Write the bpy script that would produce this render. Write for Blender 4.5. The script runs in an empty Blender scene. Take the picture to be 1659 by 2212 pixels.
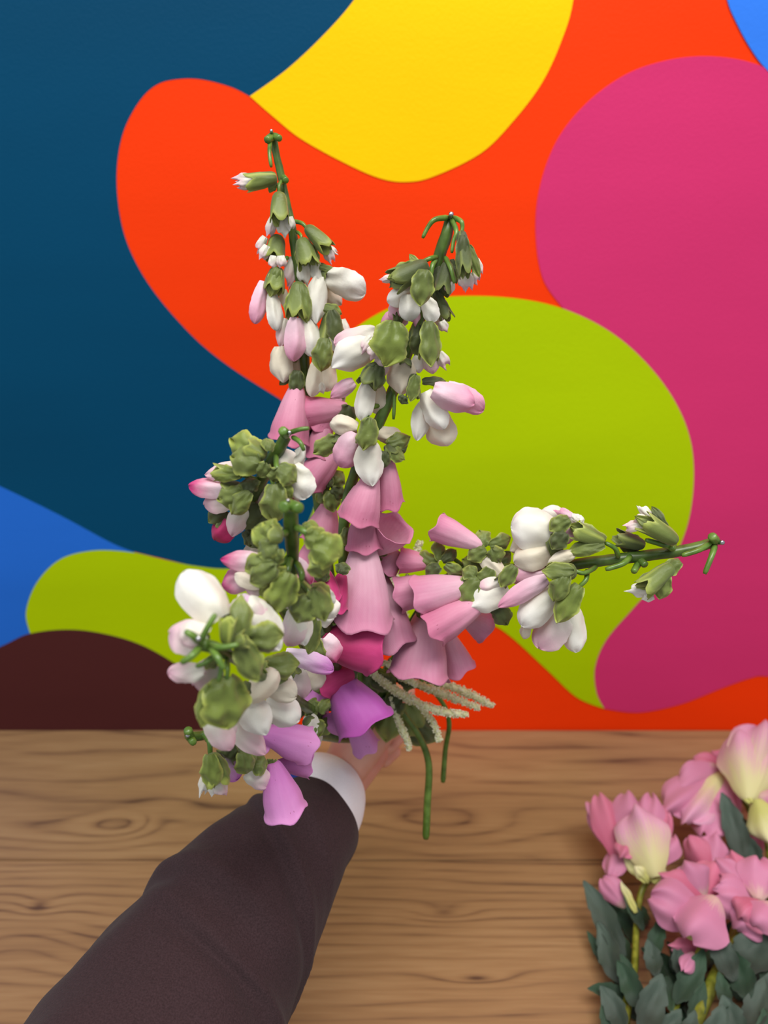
import bpy, bmesh, math, random
from mathutils import Vector, Matrix, noise
from mathutils.geometry import tessellate_polygon
random.seed(4)
SC = bpy.context.scene
COL = SC.collection
# ------------------------------------------------------------------ camera
FPX = 1597.6                      # 26 mm on a 36 mm tall frame of 2212 px
PITCH = math.radians(20)
TZ = 0.75                         # height of the table top
CAM = Vector((0, -0.95, TZ + 0.70))
FW = Vector((0, math.cos(PITCH), -math.sin(PITCH)))
UP = Vector((0, math.sin(PITCH), math.cos(PITCH)))
RT = Vector((1, 0, 0))
cd = bpy.data.cameras.new('camera'); cam = bpy.data.objects.new('camera', cd); COL.objects.link(cam)
cam.location = CAM; cam.rotation_euler = (math.pi / 2 - PITCH, 0, 0)
cd.sensor_fit = 'VERTICAL'; cd.sensor_height = 36; cd.lens = 26; cd.clip_start = 0.02
cd.dof.use_dof = True; cd.dof.focus_distance = 0.485; cd.dof.aperture_fstop = 5.4
SC.camera = cam
# ------------------------------------------------------------------ world, lights, exposure
w = bpy.data.worlds.new('world'); SC.world = w; w.use_nodes = True
w.node_tree.nodes['Background'].inputs[0].default_value = (0.95, 0.97, 1.0, 1)
w.node_tree.nodes['Background'].inputs[1].default_value = 0.46
def area(name, loc, target, sx, sy, power, col):
    l = bpy.data.lights.new(name, 'AREA'); l.shape = 'RECTANGLE'; l.size = sx; l.size_y = sy
    l.energy = power; l.color = col
    o = bpy.data.objects.new(name, l); COL.objects.link(o); o.location = loc
    o.rotation_euler = (Vector(target) - Vector(loc)).to_track_quat('-Z', 'Y').to_euler()
    return o
area('ceiling_light', (0.25, -1.25, 3.0), (0.1, -0.3, 1.0), 1.5, 0.8, 46, (1.0, 0.97, 0.93))
area('ceiling_light', (-1.3, -1.7, 2.8), (0, -0.3, 1.0), 0.9, 0.6, 9, (0.95, 0.97, 1.0))
vs = SC.view_settings
vs.view_transform = 'Standard'; vs.look = 'None'; vs.gamma = 1; vs.use_curve_mapping = False
vs.exposure = 0.0

# ------------------------------------------------------------------ helpers
def P(u, v, z):                    # a point seen at frame position (u, v), z metres along the view
    return CAM + RT * ((u - 829.5) / FPX * z) + UP * (-(v - 1106) / FPX * z) + FW * z
def ray(u, v):
    return RT * ((u - 829.5) / FPX) + UP * (-(v - 1106) / FPX) + FW
def T(u, v, h=0.0):                # on the plane h above the table top
    d = ray(u, v); return CAM + d * ((TZ + h - CAM.z) / d.z)
def Wl(u, v):                      # on the wall plane y = 0
    d = ray(u, v); return CAM + d * ((0 - CAM.y) / d.y)
def depth(p): return (p - CAM).dot(FW)
def lin(c):
    return tuple(((x / 255) / 12.92 if x <= 10 else (((x / 255) + .055) / 1.055) ** 2.4) for x in c) + (1,)
def link(name, me, parent=None, M=None, mat=None):
    o = bpy.data.objects.new(name, me); COL.objects.link(o)
    if mat is not None and not me.materials: me.materials.append(mat)
    if parent is not None:
        o.parent = parent; o.matrix_parent_inverse = WM[parent.name].inverted()
    M = M or Matrix.Identity(4)
    o.matrix_basis = M
    WM[o.name] = M
    return o
WM = {}
def tag(o, label=None, cat=None, group=None, kind=None):
    if label: o['label'] = label
    if cat: o['category'] = cat
    if group: o['group'] = group
    if kind: o['kind'] = kind
    return o
def thing(name, loc, label, cat, group=None):
    return tag(link(name, None, None, Matrix.Translation(loc)), label, cat, group)
def mesh(name, V, F, smooth=True, uv=None):
    me = bpy.data.meshes.new(name); me.from_pydata([tuple(x) for x in V], [], F)
    if smooth: me.polygons.foreach_set('use_smooth', [True] * len(me.polygons))
    if uv:
        l = me.uv_layers.new(name='uv')
        for lp in me.loops: l.data[lp.index].uv = uv[lp.vertex_index]
    me.update(); return me
def catmull(pts, n=8, closed=False):
    out = []; N = len(pts)
    rng = range(N) if closed else range(N - 1)
    for i in rng:
        g = (lambda k: pts[k % N]) if closed else (lambda k: pts[max(0, min(N - 1, k))])
        a, b, c, d = g(i - 1), g(i), g(i + 1), g(i + 2)
        for j in range(n):
            t = j / n
            out.append(tuple(.5 * (2 * b[k] + (c[k] - a[k]) * t + (2 * a[k] - 5 * b[k] + 4 * c[k] - d[k]) * t * t
                                   + (3 * b[k] - a[k] - 3 * c[k] + d[k]) * t ** 3) for k in range(len(b))))
    if not closed: out.append(tuple(pts[-1]))
    return out
def tube_data(path, rads, seg=10, cap=True, fn=None):
    """rings swept along world points"""
    V = []; F = []; UV = []; n = len(path)
    t0 = (path[1] - path[0]).normalized()
    a = t0.orthogonal().normalized(); s = 0
    for i in range(n):
        t = (path[min(n - 1, i + 1)] - path[max(0, i - 1)]).normalized()
        a = (a - t * a.dot(t)).normalized(); b = t.cross(a)
        if i: s += (path[i] - path[i - 1]).length
        for k in range(seg):
            th = 2 * math.pi * k / seg
            r = rads[i]
            nrm = a * math.cos(th) + b * math.sin(th)
            if fn: r = fn(r, i / (n - 1), th, path[i] + nrm * r, nrm)
            V.append(path[i] + nrm * r); UV.append((k / seg, s))
    for i in range(n - 1):
        for k in range(seg):
            k2 = (k + 1) % seg
            F.append((i * seg + k, i * seg + k2, (i + 1) * seg + k2, (i + 1) * seg + k))
    if cap:
        F.append(tuple(range(seg))[::-1]); F.append(tuple((n - 1) * seg + k for k in range(seg)))
    return V, F, UV
def tube(name, pts, mat, parent, seg=10, n=5, rr=None):
    """pts: (u, v, z, r_px) frame positions with depth and radius; a real swept stem"""
    c = catmull(pts, n); path = [P(*q[:3]) for q in c]; rad = [max(.0004, q[3] / FPX * q[2]) for q in c]
    # rounded ends
    rad[0] *= .7; rad[-1] *= .7
    fn = None
    if rr: fn = lambda r, t, th, p, nn: r * (1 + rr * math.cos(5 * th) + .10 * noise.noise(p * 160))
    V, F, UV = tube_data(path, rad, seg, True, fn)
    return link(name, mesh(name, V, F, True, UV), parent, None, mat)

# ------------------------------------------------------------------ materials
def mat_new(name):
    m = bpy.data.materials.new(name); m.use_nodes = True
    nt = m.node_tree; b = nt.nodes['Principled BSDF']
    return m, nt, b
def N(nt, t, **k):
    n = nt.nodes.new(t)
    for a, v in k.items(): setattr(n, a, v)
    return n
def bump(nt, b, h, strength, dist=0.001):
    bm = N(nt, 'ShaderNodeBump'); bm.inputs['Strength'].default_value = strength; bm.inputs['Distance'].default_value = dist
    nt.links.new(h, bm.inputs['Height']); nt.links.new(bm.outputs[0], b.inputs['Normal'])
def ramp(nt, fac, stops):
    r = N(nt, 'ShaderNodeValToRGB'); e = r.color_ramp.elements
    while len(e) < len(stops): e.new(.5)
    for i, (p, c) in enumerate(stops): e[i].position = p; e[i].color = c
    nt.links.new(fac, r.inputs[0]); return r
def paint(name, c):
    m, nt, b = mat_new(name)
    tc = N(nt, 'ShaderNodeTexCoord'); n1 = N(nt, 'ShaderNodeTexNoise'); n1.inputs['Scale'].default_value = 260; n1.inputs['Detail'].default_value = 4
    n2 = N(nt, 'ShaderNodeTexNoise'); n2.inputs['Scale'].default_value = 5; n2.inputs['Detail'].default_value = 5
    mp = N(nt, 'ShaderNodeMapping'); mp.inputs['Scale'].default_value = (.35, 1, 1.4)
    nt.links.new(tc.outputs['Object'], n1.inputs[0]); nt.links.new(tc.outputs['Object'], mp.inputs[0]); nt.links.new(mp.outputs[0], n2.inputs[0])
    L = lin(c)
    r = ramp(nt, n2.outputs[0], [(.3, tuple(x * .93 for x in L[:3]) + (1,)), (.7, tuple(min(1, x * 1.05) for x in L[:3]) + (1,))])
    nt.links.new(r.outputs[0], b.inputs['Base Color'])
    b.inputs['Roughness'].default_value = .5; b.inputs['Specular IOR Level'].default_value = .08
    bump(nt, b, n1.outputs[0], .25, .0012)
    return m
def satin(name, c0, c1, rough=.5, spots=False, trans=.18, weave=.12, veins=0, p0=.25, p1=.95, rim=0):
    m, nt, b = mat_new(name)
    uv = N(nt, 'ShaderNodeUVMap'); sp = N(nt, 'ShaderNodeSeparateXYZ'); nt.links.new(uv.outputs[0], sp.inputs[0])
    oi = N(nt, 'ShaderNodeObjectInfo')
    nz = N(nt, 'ShaderNodeTexNoise'); nz.inputs['Scale'].default_value = 3.0; nz.inputs['Detail'].default_value = 3; nz.noise_dimensions = '4D'
    mw = N(nt, 'ShaderNodeMath', operation='MULTIPLY'); mw.inputs[1].default_value = 37; nt.links.new(oi.outputs['Random'], mw.inputs[0]); nt.links.new(mw.outputs[0], nz.inputs['W'])
    mv = N(nt, 'ShaderNodeMapping'); mv.inputs['Scale'].default_value = (2.5 if veins else 1, 1, 1); nt.links.new(uv.outputs[0], mv.inputs[0]); nt.links.new(mv.outputs[0], nz.inputs[0])
    ad = N(nt, 'ShaderNodeMath', operation='MULTIPLY_ADD'); ad.inputs[1].default_value = .45; ad.inputs[2].default_value = -.22
    nt.links.new(nz.outputs[0], ad.inputs[0])
    a2 = N(nt, 'ShaderNodeMath', operation='ADD'); nt.links.new(ad.outputs[0], a2.inputs[0]); nt.links.new(sp.outputs[1], a2.inputs[1])
    src = a2.outputs[0]
    if veins:                       # pale streaks running up the petal
        wv = N(nt, 'ShaderNodeTexWave', bands_direction='X'); wv.inputs['Scale'].default_value = veins; wv.inputs['Distortion'].default_value = 2.2; wv.inputs['Detail'].default_value = 2
        nt.links.new(uv.outputs[0], wv.inputs[0])
        a3 = N(nt, 'ShaderNodeMath', operation='MULTIPLY_ADD'); a3.inputs[1].default_value = -.05 if name.endswith('bell_cloth') else -.14; nt.links.new(wv.outputs[0], a3.inputs[0]); nt.links.new(src, a3.inputs[2]); src = a3.outputs[0]
    r = ramp(nt, src, [(p0, lin(c0)), (p1, lin(c1))])
    hv = N(nt, 'ShaderNodeHueSaturation'); mr = N(nt, 'ShaderNodeMapRange'); mr.inputs['To Min'].default_value = .9; mr.inputs['To Max'].default_value = 1.06
    nt.links.new(oi.outputs['Random'], mr.inputs[0]); nt.links.new(mr.outputs[0], hv.inputs['Value']); nt.links.new(r.outputs[0], hv.inputs['Color'])
    out = hv.outputs[0]
    if rim:
        e1 = N(nt, 'ShaderNodeMath', operation='MULTIPLY_ADD'); e1.inputs[1].default_value = 2; e1.inputs[2].default_value = -1; nt.links.new(sp.outputs[0], e1.inputs[0])
        e2 = N(nt, 'ShaderNodeMath', operation='ABSOLUTE'); nt.links.new(e1.outputs[0], e2.inputs[0])
        e3 = N(nt, 'ShaderNodeMath', operation='MAXIMUM'); nt.links.new(e2.outputs[0], e3.inputs[0]); nt.links.new(sp.outputs[1], e3.inputs[1])
        e4 = N(nt, 'ShaderNodeMapRange'); e4.inputs['From Min'].default_value = .78; e4.inputs['From Max'].default_value = 1; e4.inputs['To Max'].default_value = rim; nt.links.new(e3.outputs[0], e4.inputs[0])
        ex = N(nt, 'ShaderNodeMix', data_type='RGBA'); nt.links.new(e4.outputs[0], ex.inputs[0]); nt.links.new(out, ex.inputs[6]); ex.inputs[7].default_value = lin((186, 196, 92)); out = ex.outputs[2]
    if spots:
        vo = N(nt, 'ShaderNodeTexVoronoi'); vo.inputs['Scale'].default_value = 17
        mp = N(nt, 'ShaderNodeMapping'); mp.inputs['Scale'].default_value = (1.3, .7, 1); nt.links.new(uv.outputs[0], mp.inputs[0]); nt.links.new(mp.outputs[0], vo.inputs[0])
        s1 = N(nt, 'ShaderNodeMath', operation='LESS_THAN'); s1.inputs[1].default_value = .14; nt.links.new(vo.outputs[0], s1.inputs[0])
        n3 = N(nt, 'ShaderNodeTexNoise'); n3.inputs['Scale'].default_value = 2.6; nt.links.new(uv.outputs[0], n3.inputs[0])
        s2 = N(nt, 'ShaderNodeMath', operation='GREATER_THAN'); s2.inputs[1].default_value = .56; nt.links.new(n3.outputs[0], s2.inputs[0])
        s3 = N(nt, 'ShaderNodeMath', operation='MULTIPLY'); nt.links.new(s1.outputs[0], s3.inputs[0]); nt.links.new(s2.outputs[0], s3.inputs[1])
        s4 = N(nt, 'ShaderNodeMath', operation='MULTIPLY'); s4.inputs[1].default_value = .6; nt.links.new(s3.outputs[0], s4.inputs[0])
        mx = N(nt, 'ShaderNodeMix', data_type='RGBA'); nt.links.new(s4.outputs[0], mx.inputs[0]); nt.links.new(out, mx.inputs[6]); mx.inputs[7].default_value = lin((140, 45, 75)); out = mx.outputs[2]
    nt.links.new(out, b.inputs['Base Color'])
    b.inputs['Roughness'].default_value = rough; b.inputs['Specular IOR Level'].default_value = .4
    b.inputs['Sheen Weight'].default_value = .15
    # woven threads
    wm = N(nt, 'ShaderNodeMapping'); wm.inputs['Rotation'].default_value = (0, 0, .6); nt.links.new(uv.outputs[0], wm.inputs[0])
    wa = N(nt, 'ShaderNodeTexWave', bands_direction='X'); wa.inputs['Scale'].default_value = 17; wa.inputs['Distortion'].default_value = .5; nt.links.new(wm.outputs[0], wa.inputs[0])
    n4 = N(nt, 'ShaderNodeTexNoise'); n4.inputs['Scale'].default_value = 7; n4.inputs['Detail'].default_value = 4; nt.links.new(uv.outputs[0], n4.inputs[0])
    mm = N(nt, 'ShaderNodeMath', operation='MULTIPLY_ADD'); mm.inputs[1].default_value = weave; nt.links.new(wa.outputs[0], mm.inputs[0]); nt.links.new(n4.outputs[0], mm.inputs[2])
    bump(nt, b, mm.outputs[0], .45, .0006)
    tr = N(nt, 'ShaderNodeBsdfTranslucent'); nt.links.new(out, tr.inputs[0])
    ms = N(nt, 'ShaderNodeMixShader'); ms.inputs[0].default_value = trans
    nt.links.new(b.outputs[0], ms.inputs[1]); nt.links.new(tr.outputs[0], ms.inputs[2]); nt.links.new(ms.outputs[0], nt.nodes['Material Output'].inputs[0])
    return m
def plastic(name, c, c2, rough=.35, scale=120, spec=.5):
    m, nt, b = mat_new(name)
    tc = N(nt, 'ShaderNodeTexCoord'); n = N(nt, 'ShaderNodeTexNoise'); n.inputs['Scale'].default_value = scale; n.inputs['Detail'].default_value = 4
    nt.links.new(tc.outputs['Object'], n.inputs[0])
    r = ramp(nt, n.outputs[0], [(.35, lin(c)), (.68, lin(c2))]); nt.links.new(r.outputs[0], b.inputs['Base Color'])
    b.inputs['Roughness'].default_value = rough; b.inputs['Specular IOR Level'].default_value = spec
    bump(nt, b, n.outputs[0], .35, .0006)
    return m
M = {}
M['W'] = satin('cream_satin', (240, 237, 222), (250, 249, 243), .45)
M['Q'] = satin('blush_satin', (243, 240, 226), (243, 196, 214), .45, p0=.2, p1=1.0)
M['R'] = satin('rosy_satin', (240, 205, 218), (236, 160, 192), .45)
M['C'] = satin('ivory_satin', (232, 222, 198), (242, 234, 216), .5)
M['K'] = satin('magenta_tipped_satin', (244, 220, 228), (214, 52, 132), .45, p0=.3, p1=.95)
M['D'] = satin('deep_magenta_satin', (205, 60, 120), (185, 22, 86), .5)
M['L'] = satin('lilac_satin', (240, 222, 236), (216, 130, 208), .45)
M['S'] = satin('olive_satin', (100, 114, 54), (128, 142, 72), .36, weave=.16, trans=.08, rim=.6)
M['G'] = satin('bright_green_satin', (108, 124, 52), (140, 156, 70), .36, weave=.16, trans=.1, rim=.8)
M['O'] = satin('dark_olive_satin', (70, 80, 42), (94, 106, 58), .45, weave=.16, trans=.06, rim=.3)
M['B'] = satin('pink_bell_cloth', (226, 160, 184), (206, 118, 152), .6, True, weave=.06, veins=5)
M['H'] = satin('pale_pink_bell_cloth', (232, 184, 202), (212, 136, 168), .6, False, weave=.06, veins=5)
M['M'] = satin('magenta_bell_cloth', (176, 40, 96), (216, 66, 134), .6, False, weave=.06, veins=4)
M['V'] = satin('violet_bell_cloth', (200, 108, 196), (186, 84, 176), .6, False, weave=.06, veins=4)
M['U'] = satin('pale_lilac_bell_cloth', (212, 128, 200), (226, 152, 212), .6, True, weave=.06, veins=4)
M['stem'] = plastic('green_plastic_stem', (62, 84, 32), (90, 118, 48))
M['stemdark'] = plastic('dark_plastic_stem', (42, 52, 24), (76, 84, 44))
M['stemlight'] = plastic('light_plastic_stem', (72, 104, 36), (108, 140, 58), .3)
M['oldstem'] = plastic('yellow_olive_stem', (96, 102, 26), (144, 148, 52), .35)
M['lowstem'] = plastic('moss_stem', (70, 96, 24), (98, 128, 48), .4)
mw, nt, b = mat_new('steel_wire'); b.inputs['Metallic'].default_value = 1; b.inputs['Roughness'].default_value = .3
tcw = N(nt, 'ShaderNodeTexCoord'); nw = N(nt, 'ShaderNodeTexNoise'); nw.inputs['Scale'].default_value = 900; nt.links.new(tcw.outputs['Object'], nw.inputs[0])
rw = ramp(nt, nw.outputs[0], [(.3, (.3, .3, .32, 1)), (.7, (.62, .62, .65, 1))]); nt.links.new(rw.outputs[0], b.inputs['Base Color']); M['wire'] = mw
M['astil'] = plastic('white_green_granules', (244, 244, 214), (254, 254, 246), .7, 500, .2)
_nt = M['astil'].node_tree; _tr = N(_nt, 'ShaderNodeBsdfTranslucent'); _tr.inputs[0].default_value = lin((250, 250, 226)); _mx = N(_nt, 'ShaderNodeMixShader'); _mx.inputs[0].default_value = .45
_nt.links.new(_nt.nodes['Principled BSDF'].outputs[0], _mx.inputs[1]); _nt.links.new(_tr.outputs[0], _mx.inputs[2]); _nt.links.new(_mx.outputs[0], _nt.nodes['Material Output'].inputs[0])
M['sprigcore'] = plastic('pale_green_sprig', (214, 218, 160), (236, 238, 196), .6, 300)
M['ppet'] = satin('peony_pink_cloth', (226, 190, 180), (216, 140, 174), .6, False, weave=.05, veins=4, p0=-.05, p1=.2)
M['ppale'] = satin('peony_pale_cloth', (226, 220, 160), (228, 164, 194), .6, False, weave=.05, veins=5, p0=.18, p1=.72)
M['pdeep'] = satin('peony_deep_cloth', (214, 108, 140), (222, 134, 164), .6, False, weave=.05, veins=4)
M['pcream'] = satin('peony_cream_cloth', (206, 206, 120), (240, 234, 190), .6, False, weave=.05, veins=5)
M['pleaf'] = satin('grey_green_leaf', (50, 64, 53), (80, 98, 86), .55, False, weave=.2, trans=.05)
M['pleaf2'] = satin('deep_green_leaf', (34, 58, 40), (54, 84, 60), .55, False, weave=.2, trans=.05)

# ------------------------------------------------------------------ wall with mural
def box_mesh(name, x0, x1, y0, y1, z0, z1, bev=0):
    bm = bmesh.new()
    bmesh.ops.create_cube(bm, size=1)
    for v in bm.verts: v.co = Vector(((x0 + x1) / 2 + v.co.x * (x1 - x0), (y0 + y1) / 2 + v.co.y * (y1 - y0), (z0 + z1) / 2 + v.co.z * (z1 - z0)))
    if bev: bmesh.ops.bevel(bm, geom=bm.edges[:], offset=bev, segments=2, affect='EDGES')
    me = bpy.data.meshes.new(name); bm.to_mesh(me); bm.free(); return me
wall = tag(link('wall_back', box_mesh('wall', -2.2, 2.2, 0, .12, 0, 2.7), None, None, paint('orange_red_paint', (240, 58, 6))), kind='structure')
wall['label'] = 'orange-red painted wall behind the table carrying a mural of big rounded shapes'
def mural(label, segs, c, th):
    pts = []
    for s in segs:
        q = catmull([tuple(map(float, p)) for p in s], 9) if len(s) > 2 else s
        pts += q[:-1] if s is not segs[-1] or True else q
    P3 = []
    for p in (Wl(*p) for p in pts):
        q = Vector((max(-2.19, min(2.19, p.x)), 0, max(.01, min(2.69, p.z))))
        if not P3 or (q - P3[-1]).length > 2e-4: P3.append(q)
    if (P3[0] - P3[-1]).length < 2e-4: P3.pop()
    k_ = lambda p: (abs(p.x) > 2.1899, p.z > 2.6899 or p.z < .0101)
    same = lambda a, b: (k_(a)[0] and k_(b)[0] and a.x * b.x > 0) or (k_(a)[1] and k_(b)[1] and abs(a.z - b.z) < 1)
    P3 = [p for i, p in enumerate(P3) if not (same(P3[i - 1], p) and same(p, P3[(i + 1) % len(P3)]))]   # corners only along the wall's border
    n = len(P3); V = [p + Vector((0, .0003, 0)) for p in P3] + [p + Vector((0, -th, 0)) for p in P3]
    F = []
    for t in tessellate_polygon([[Vector((p.x, p.z, 0)) for p in P3]]):
        a, b_, c_ = (P3[i] for i in t)
        cr = (b_.x - a.x) * (c_.z - a.z) - (b_.z - a.z) * (c_.x - a.x)
        t = tuple(t) if cr > 0 else tuple(t)[::-1]
        F.append(tuple(n + i for i in t))
    F += [(i, (i + 1) % n, n + (i + 1) % n, n + i) for i in range(n)]
    me = mesh('painted_shape', V, F, False)
    o = link('painted_shape', me, wall, None, paint(label.replace(' ', '_'), c)); o['label'] = label
blob_l = [(540, 208), (500, 188), (440, 172), (390, 170), (340, 182), (300, 220), (265, 290), (252, 380), (262, 480), (290, 560), (340, 640), (420, 730), (500, 795), (605, 862)]
yel_l = [(860, -260), (820, -90), (765, 0), (700, 75), (620, 150), (540, 208)]
mural('dark teal painted field', [yel_l, blob_l, [(605, 862), (760, 1000)], [(760, 1000), (740, 1300)], [(740, 1300), (290, 1230)], [(290, 1192), (240, 1172), (130, 1113), (0, 1050), (-200, 960), (-500, 850), (-900, 780)], [(-900, 780), (-2600, 700)], [(-2600, 700), (-2600, -2600)], [(-2600, -2600), (900, -2600)], [(900, -2600), (860, -260)]], (0, 66, 100), .0004)
mural('cobalt blue painted shape at left', [[(-2600, 700), (-900, 780)], [(-900, 780), (-500, 850), (-200, 960), (0, 1050), (130, 1113), (240, 1172), (290, 1192)], [(290, 1192), (300, 1400)], [(300, 1400), (-2600, 1600)], [(-2600, 1600), (-2600, 700)]], (34, 104, 206), .0007)
mural('magenta pink painted shape', [[(3900, 600), (2400, 560)], [(2400, 560), (2150, 400), (1900, 260), (1750, 180), (1659, 148), (1590, 128), (1510, 122), (1430, 133), (1350, 162), (1270, 220), (1205, 300), (1167, 400), (1157, 500), (1172, 600), (1215, 665)], [(1215, 665), (1300, 760), (1400, 1000), (1350, 1250), (1270, 1400), (1270, 1480), (1305, 1530)], [(1305, 1530), (1380, 1538), (1470, 1520), (1560, 1485), (1620, 1464), (1659, 1460), (1800, 1474), (2100, 1520), (2400, 1500)], [(2400, 1500), (3900, 1400)], [(3900, 1400), (3900, 600)]], (204, 50, 108), .0010)
mural('lime green painted shape', [[(640, 850), (657, 825), (700, 768), (758, 715), (850, 662), (960, 641), (1100, 643), (1220, 668), (1330, 725), (1420, 812), (1478, 910), (1498, 1010), (1485, 1130), (1440, 1230), (1370, 1310), (1310, 1380), (1285, 1440), (1288, 1495), (1305, 1530)], [(1305, 1530), (1245, 1505), (1180, 1445), (1100, 1372), (1050, 1345), (950, 1325), (850, 1360), (720, 1450), (600, 1510), (400, 1500), (150, 1420), (65, 1366)], [(65, 1366), (57, 1320), (80, 1258), (130, 1208), (200, 1189), (280, 1192), (350, 1208), (420, 1222), (500, 1228), (600, 1210), (680, 1090), (655, 960), (640, 850)]], (168, 196, 0), .0013)
mural('dark maroon painted shape', [[(-2600, 1500), (-500, 1480)], [(-500, 1480), (-300, 1490), (-150, 1462), (0, 1397), (65, 1368), (150, 1359), (230, 1369), (310, 1394), (395, 1443), (500, 1520), (620, 1620)], [(620, 1620), (620, 1700)], [(620, 1700), (-2600, 1700)], [(-2600, 1700), (-2600, 1500)]], (76, 36, 36), .0016)
mural('bright yellow painted shape', [[(540, 208), (590, 252), (650, 300), (740, 350), (820, 385), (880, 393), (940, 380), (1040, 330), (1110, 260), (1170, 180), (1212, 90), (1238, 0), (1250, -150), (1180, -420), (900, -420), (860, -260)], yel_l], (255, 198, 0), .0010)
mural('sky blue painted shape at upper right', [[(1520, -260), (1555, -90), (1570, 0), (1590, 50), (1620, 105), (1659, 155), (1750, 236), (1900, 300), (2200, 200), (2900, -300), (1900, -700), (1520, -260)]], (52, 124, 236), .0016)
# floor
mf = plastic('grey_floor', (120, 116, 110), (136, 132, 126), .6, 8)
fl = tag(link('floor', box_mesh('floor', -2.2, 2.2, -2.6, .12, -.1, 0), None, None, mf), kind='structure')
fl['label'] = 'plain floor under the table'

# ------------------------------------------------------------------ plank table
def wood(name, knots, seed, tone=1.0, drift=150, swirl=7):
    m, nt, b = mat_new(name)
    ge = N(nt, 'ShaderNodeTexCoord'); sep = N(nt, 'ShaderNodeSeparateXYZ'); nt.links.new(ge.outputs['Object'], sep.inputs[0])
    def mp(sc, off=0):
        q = N(nt, 'ShaderNodeMapping'); q.inputs['Scale'].default_value = sc; q.inputs['Location'].default_value = (seed, off, 0)
        nt.links.new(ge.outputs['Object'], q.inputs[0]); return q
    n = N(nt, 'ShaderNodeTexNoise'); n.inputs['Scale'].default_value = 1; n.inputs['Detail'].default_value = 2.2; n.inputs['Roughness'].default_value = .45
    nt.links.new(mp((2.1, 9, 9)).outputs[0], n.inputs[0])
    field = N(nt, 'ShaderNodeMath', operation='MULTIPLY'); field.inputs[1].default_value = swirl; nt.links.new(n.outputs[0], field.inputs[0]); f = field.outputs[0]
    # straight drift across the board keeps the lines running along it
    dr = N(nt, 'ShaderNodeMath', operation='MULTIPLY_ADD'); dr.inputs[1].default_value = drift; nt.links.new(sep.outputs[1], dr.inputs[0]); nt.links.new(f, dr.inputs[2]); f = dr.outputs[0]
    dark = None
    for (kx, ky, sx, sy, amp, dk) in knots:
        ax = N(nt, 'ShaderNodeMath', operation='SUBTRACT'); ax.inputs[1].default_value = kx; nt.links.new(sep.outputs[0], ax.inputs[0])
        ay = N(nt, 'ShaderNodeMath', operation='SUBTRACT'); ay.inputs[1].default_value = ky; nt.links.new(sep.outputs[1], ay.inputs[0])
        def ell(k):
            a = N(nt, 'ShaderNodeMath', operation='DIVIDE'); a.inputs[1].default_value = sx * k; nt.links.new(ax.outputs[0], a.inputs[0])
            c = N(nt, 'ShaderNodeMath', operation='DIVIDE'); c.inputs[1].default_value = sy * k; nt.links.new(ay.outputs[0], c.inputs[0])
            a2 = N(nt, 'ShaderNodeMath', operation='MULTIPLY'); nt.links.new(a.outputs[0], a2.inputs[0]); nt.links.new(a.outputs[0], a2.inputs[1])
            c2 = N(nt, 'ShaderNodeMath', operation='MULTIPLY_ADD'); nt.links.new(c.outputs[0], c2.inputs[0]); nt.links.new(c.outputs[0], c2.inputs[1]); nt.links.new(a2.outputs[0], c2.inputs[2])
            e = N(nt, 'ShaderNodeMath', operation='POWER'); e.inputs[0].default_value = .3679; nt.links.new(c2.outputs[0], e.inputs[1]); return e.outputs[0]
        g = ell(1)
        q = N(nt, 'ShaderNodeMath', operation='MULTIPLY_ADD'); q.inputs[1].default_value = amp; nt.links.new(g, q.inputs[0]); nt.links.new(f, q.inputs[2]); f = q.outputs[0]
        g2 = ell(.30)
        q2 = N(nt, 'ShaderNodeMath', operation='MULTIPLY'); q2.inputs[1].default_value = dk; nt.links.new(g2, q2.inputs[0])
        if dark is None: dark = q2.outputs[0]
        else:
            q3 = N(nt, 'ShaderNodeMath', operation='ADD'); nt.links.new(dark, q3.inputs[0]); nt.links.new(q2.outputs[0], q3.inputs[1]); dark = q3.outputs[0]
    s = N(nt, 'ShaderNodeMath', operation='PINGPONG'); s.inputs[1].default_value = 1; nt.links.new(f, s.inputs[0])
    fine = N(nt, 'ShaderNodeTexNoise'); fine.inputs['Scale'].default_value = 1; fine.inputs['Detail'].default_value = 6; nt.links.new(mp((14, 260, 260)).outputs[0], fine.inputs[0])
    mid = N(nt, 'ShaderNodeTexNoise'); mid.inputs['Scale'].default_value = 1; mid.inputs['Detail'].default_value = 4; nt.links.new(mp((3, 22, 22), 3).outputs[0], mid.inputs[0])
    pw = N(nt, 'ShaderNodeMath', operation='POWER'); pw.inputs[1].default_value = 3.0; nt.links.new(s.outputs[0], pw.inputs[0])
    brk = N(nt, 'ShaderNodeTexNoise'); brk.inputs['Scale'].default_value = 1; brk.inputs['Detail'].default_value = 3; nt.links.new(mp((5, 60, 60), 9).outputs[0], brk.inputs[0])
    bk = N(nt, 'ShaderNodeMapRange'); bk.inputs['From Min'].default_value = .35; bk.inputs['From Max'].default_value = .65; bk.inputs['To Min'].default_value = .05; bk.inputs['To Max'].default_value = .55; nt.links.new(brk.outputs[0], bk.inputs[0])
    md = N(nt, 'ShaderNodeMath', operation='MULTIPLY'); nt.links.new(pw.outputs[0], md.inputs[0]); nt.links.new(bk.outputs[0], md.inputs[1])
    a = N(nt, 'ShaderNodeMath', operation='MULTIPLY_ADD'); a.inputs[1].default_value = .45; nt.links.new(fine.outputs[0], a.inputs[0]); nt.links.new(md.outputs[0], a.inputs[2])
    a1 = N(nt, 'ShaderNodeMath', operation='MULTIPLY_ADD'); a1.inputs[1].default_value = .45; nt.links.new(mid.outputs[0], a1.inputs[0]); nt.links.new(a.outputs[0], a1.inputs[2]); o = a1.outputs[0]
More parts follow.
